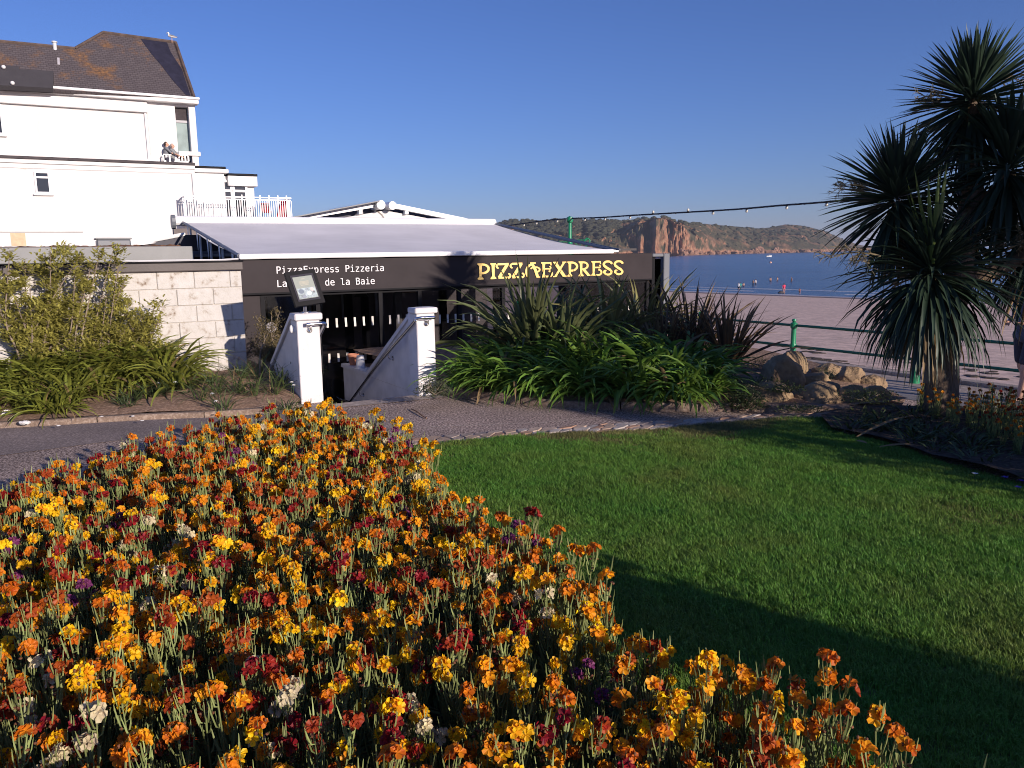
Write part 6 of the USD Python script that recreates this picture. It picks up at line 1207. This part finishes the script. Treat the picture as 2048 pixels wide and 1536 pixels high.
# ------------------------------------------------------------------ people
skin = M('skin', (.50, .29, .20), .55, .08, 20.); skin2 = M('skin_tanned', (.42, .23, .155), .55, .08, 20.); hair_m = M('hair_dark', (.03, .02, .016), .6, .2, 60.); hair_g = M('hair_grey', (.35, .32, .3), .6, .2, 60.)
def cloth(c, n): return M(f'cloth_{n}', c, .85, .12, 14.)
def hullof(a, ra, b, rb, seg=14):
    return m3.Manifold.batch_hull([m3.Manifold.sphere(ra, seg).translate(list(map(float, a))), m3.Manifold.sphere(rb, seg).translate(list(map(float, b)))])
def union(bones, seg=14):
    out = m3.Manifold()
    for a, ra, b, rb in bones: out += hullof(a, ra, b, rb, seg)
    return out
def person(name_label, p, H, face, pose='stand', top=None, bottom=None, hair=hair_m, sk=skin, cat='person', fine=False, group=None, top_long=False, foot=None, step=.0, arm=None, clip=None):
    """A body as one surface; top and bottom are garments over it. face: heading in radians of the way it looks."""
    k = H/1.75; f_ = np.array([math.cos(face), math.sin(face), 0]); s_ = np.array([f_[1], -f_[0], 0]); p = np.asarray(p, float)
    P = lambda x, y, z: p+(s_*x+f_*y+Z*z)*k
    t = thing('person', name_label, cat, p, group); sgm = 20 if fine else 12; st = step
    hipL, hipR = P(-.09, 0, .92), P(.09, 0, .92); knL, knR = P(-.10, st*.55+.02, .49), P(.10, -st*.5+.02, .50); anL, anR = P(-.10, st, .085), P(.10, -st*1.1, .10+max(0, st)*.12)
    toL, toR = P(-.11, st+.16, .035), P(.11, -st*1.1+.15, .04); chest, waist, pel, neck, headc = P(0, .0, 1.32), P(0, 0, 1.10), P(0, 0, .95), P(0, .01, 1.50), P(0, .03, 1.63)
    shL, shR = P(-.18, 0, 1.42), P(.18, 0, 1.42)
    if arm == 'lean': elL, elR, haL, haR = P(-.22, .22, 1.22), P(.24, .2, 1.22), P(-.16, .42, 1.10), P(.2, .45, 1.10)
    elif arm == 'bend': elL, elR, haL, haR = P(-.25, -.05, 1.17), P(.25, -.05, 1.17), P(-.14, .18, 1.12), P(.14, .18, 1.10)
    else: elL, elR, haL, haR = P(-.24, -.02-st*.3, 1.14), P(.24, -.02+st*.3, 1.14), P(-.25, .10-st*.5, .88), P(.25, .10+st*.5, .88)
    q = lambda r: r*k
    legs = [(hipL, q(.085), knL, q(.058)), (knL, q(.058), P(-.10, st*.72-.02, .36), q(.057)), (P(-.10, st*.72-.02, .36), q(.057), anL, q(.038)), (anL, q(.040), toL, q(.030)), (hipR, q(.085), knR, q(.058)), (knR, q(.058), P(.10, -st*.8-.02, .37), q(.057)), (P(.10, -st*.8-.02, .37), q(.057), anR, q(.038)), (anR, q(.040), toR, q(.030))]
    torso = [(hipL, q(.095), hipR, q(.095)), (pel, q(.13), waist, q(.125)), (waist, q(.125), chest, q(.145)), (shL, q(.055), shR, q(.055)), (chest, q(.14), P(0, 0, 1.40), q(.11))]
    arms = [(shL, q(.05), elL, q(.038)), (elL, q(.038), haL, q(.028)), (shR, q(.05), elR, q(.038)), (elR, q(.038), haR, q(.028))]
    hd = [(P(0, .0, 1.44), q(.052), neck, q(.05)), (neck, q(.05), headc, q(.07)), (P(0, .035, 1.60), q(.068), P(0, .01, 1.665), q(.085)), (P(0, .09, 1.575), q(.03), P(0, .10, 1.63), q(.035)), (P(0, .115, 1.615), q(.014), P(0, .125, 1.60), q(.014)), (P(-.082, .01, 1.62), q(.02), P(-.082, .0, 1.64), q(.018)), (P(.082, .01, 1.62), q(.02), P(.082, .0, 1.64), q(.018))]
    hands = []
    for ha, el, sx in ((haL, elL, -1), (haR, elR, 1)):
        d_ = ha-el; d_ /= np.linalg.norm(d_); w_ = np.cross(d_, s_); w_ = f_-d_*(f_@d_); w_ /= np.linalg.norm(w_)+1e-9; hands.append((ha, q(.026), ha+d_*q(.06), q(.03)))
        if fine or H > 1:
            for m_ in range(4): b0 = ha+d_*q(.06)+w_*q(-.027+.018*m_); hands.append((b0, q(.010), b0+d_*q(.06 if m_ in (1, 2) else .05)-s_*sx*q(.012), q(.008)))
            hands.append((ha+d_*q(.02)+w_*q(.025), q(.011), ha+d_*q(.055)+w_*q(.05), q(.009)))
    body = union(legs+torso+arms+hd+hands, sgm)
    if fine: body = body.refine_to_length(.02)
    mm = body.to_mesh(); tm = trimesh.Trimesh(mm.vert_properties[:, :3], mm.tri_verts)
    if fine: trimesh.smoothing.filter_taubin(tm, iterations=12)
    part(t, 'body', tm, sk, smooth=50)
    up = lambda bl, e: [(a, ra+e*k, b, rb+e*k) for a, ra, b, rb in bl]
    if top is not None: part(t, 'shirt', union(up(torso[1:], .014)+up([arms[0], arms[2]]+([arms[1], arms[3]] if top_long else []), .012), sgm), top, smooth=50)
    if bottom is not None:
        L_ = lambda h, kn: (h, q(.098), h+(kn-h)*.75, q(.088)); part(t, 'shorts', union([(hipL, q(.108), hipR, q(.108)), (P(0, 0, .98), q(.135), P(0, 0, 1.03), q(.135)), L_(hipL, knL), L_(hipR, knR)], sgm), bottom, smooth=50)
    part(t, 'hair', union([(P(0, -.015, 1.665), q(.09), P(0, .0, 1.69), q(.078)), (P(0, -.05, 1.60), q(.06), P(0, -.03, 1.66), q(.08))], sgm), hair, smooth=50)
    if fine or H > 1.2:
        for sx in (-.03, .03): part(t, 'eye', MB().ball(P(sx, .098, 1.638), q(.010), 1), black_frame)
    if foot is not None:
        for an, to, dx in ((anL, toL, -1), (anR, toR, 1)): part(t, 'shoe', union([(an+Z*-.03*k, q(.050), to, q(.045)), (an-f_*q(.03)-Z*q(.035), q(.045), to, q(.043))], sgm), foot, smooth=50)
    return t
# walker at the right edge
pw = G(2052, 808, PZ); pw = np.array([pw[0], pw[1], PZ])
person('person walking along the promenade in dark shorts and dark shoes, cut by the right edge', pw+np.array([-.06, 0, 0]), 1.76, math.radians(195), top=cloth((.05, .06, .10), 'navy'), bottom=cloth((.03, .03, .045), 'black'), fine=True, foot=cloth((.035, .03, .04), 'shoe'), step=.16, sk=skin, arm='bend')
# the two on the hotel balcony
for px, dw, Hh, fa, top, hr_, lab in ((334, .16, 1.78, ang-.15, (.16, .17, .19), hair_m, 'person in grey shirt with dark hair leaning on the hotel balcony'), (346, .12, 1.70, ang-.5, (.22, .23, .23), hair_g, 'person in pale grey shirt with grey hair beside the dark haired one on the balcony')):
    s_ = HS(px, 300, dw)[0]; person(lab, B(s_, wH+dw+.2, feet), Hh, fa, top=cloth(top, f'grey{px}'), bottom=cloth((.04, .04, .06), f'dk{px}'), hair=hr_, arm='lean')
brl = thing('balcony_rail', 'short white slatted rail in front of the two people on the hotel', 'railing', B(s_b0, wH+.3, z2))
s0_, s1_ = HS(327, 318, .2)[0], HS(377, 318, .2)[0]; zb_ = HS(350, 311, .2)[2]
part(brl, 'rail', MB().bb(s0_, s1_, wH+.2, wH+.24, zb_, zb_+.06, .01), white_metal); part(brl, 'rail', MB().bb(s0_, s1_, wH+.2, wH+.24, z2+.02, z2+.1, .01), white_metal)
for k in range(9): s_ = s0_+(s1_-s0_)*k/8; part(brl, 'slat', MB().bb(s_-.035, s_+.035, wH+.205, wH+.235, z2+.10, zb_), white_metal)
# bathers
def at_shore(px, py):
    p = G(px, py, -6.0)
    for _ in range(6): p = G(px, py, max(float(beach_z(p[0], p[1])), SEA-.6))
    return p
for k, (px, py, Hh, fa, top, bot, lab, pose) in enumerate([
    (1477, 582, 1.5, 1.0, (.55, .57, .6), (.03, .03, .05), 'bather in pale top at the left of the group by the water edge', 0), (1481, 581, 1.45, 2.0, (.03, .25, .22), (.02, .10, .10), 'bather in teal swimwear beside the one in the pale top', 0), (1487, 579, 1.3, 1.5, None, (.03, .03, .06), 'child in dark shorts right of the teal bather at the water edge', 0),
    (1506, 576, 1.6, .6, None, (.03, .03, .05), 'bather in dark shorts stooping at the water edge, left of a pair', 1), (1511, 574.5, 1.6, 2.6, (.62, .55, .5), (.02, .02, .04), 'bather in white top stooping beside another at the water edge', 1),
    (1567.5, 589, 1.72, 1.6, (.60, .06, .12), (.35, .2, .2), 'person in pink top walking on the sand near the water', 0), (1599, 589, 1.0, 1.2, (.30, .12, .09), (.2, .06, .05), 'small child sitting on the sand right of the person in pink', 0), (1335, 583, 1.6, 1.4, (.6, .5, .48), (.05, .05, .08), 'bather beside the dark corner post at the left end of the beach', 0)]):
    person(lab, at_shore(px, py), Hh*1.15, fa, top=None if top is None else cloth(top, f'b{k}'), bottom=cloth(bot, f's{k}'), sk=skin2 if k % 2 else skin, step=.12, arm='bend' if pose else None)
for k, (px, py, lab) in enumerate(((1541, 563, 'leftmost of three bathers standing in the sea'), (1555, 562, 'middle one of three bathers standing in the sea'), (1583, 563, 'rightmost of three bathers standing in the sea'))):
    p = G(px, py, SEA); p[2] = SEA-.75; person(lab, p, 1.8, 1.4+k, bottom=cloth((.04, .04, .07), f'w{k}'), sk=skin2)
bg = at_shore(1562, 588); single('beach_bag', MB().ball(bg+Z*.25, (.55, .35, .3), 2, .4, 3), cloth((.06, .055, .06), 'bag'), 'dark bag on the sand left of the person in pink', 'bag')

# ------------------------------------------------------------------ gull on the hotel roof
gp_ = RF(344, 84, .1); gp_ = gp_+Z*.02
gull = thing('gull', 'white gull with grey wings standing on the hotel roof ridge', 'gull', gp_)
gd = -RT.copy(); gd[2] = 0; gd /= np.linalg.norm(gd)
body = union([(gp_+gd*.12+Z*.30, .075, gp_-gd*.10+Z*.24, .06), (gp_-gd*.10+Z*.24, .055, gp_-gd*.26+Z*.21, .02), (gp_+gd*.13+Z*.33, .05, gp_+gd*.16+Z*.43, .038), (gp_+gd*.16+Z*.44, .045, gp_+gd*.19+Z*.44, .035)], 12)
part(gull, 'body', body, white_paint, smooth=50); side = np.cross(gd, Z)
for sx in (-1, 1): part(gull, 'wing', union([(gp_+gd*.06+Z*.32+side*sx*.055, .035, gp_-gd*.14+Z*.27+side*sx*.05, .03), (gp_-gd*.14+Z*.27+side*sx*.05, .025, gp_-gd*.32+Z*.22+side*sx*.02, .01)], 10), M('gull_wing' if sx < 0 else 'gull_wing_other', (.22, .23, .25), .7, .1), smooth=50)
for sx in (-1, 1): part(gull, 'leg', MB().tube([gp_+side*sx*.03+Z*.22, gp_+side*sx*.03-Z*.05], .008, 5), M('gull_leg' if sx < 0 else 'gull_leg_other', (.5, .3, .2), .6, .05))
part(gull, 'beak', union([(gp_+gd*.22+Z*.435, .014, gp_+gd*.28+Z*.42, .005)], 8), M('gull_beak', (.6, .38, .05), .5, .05))
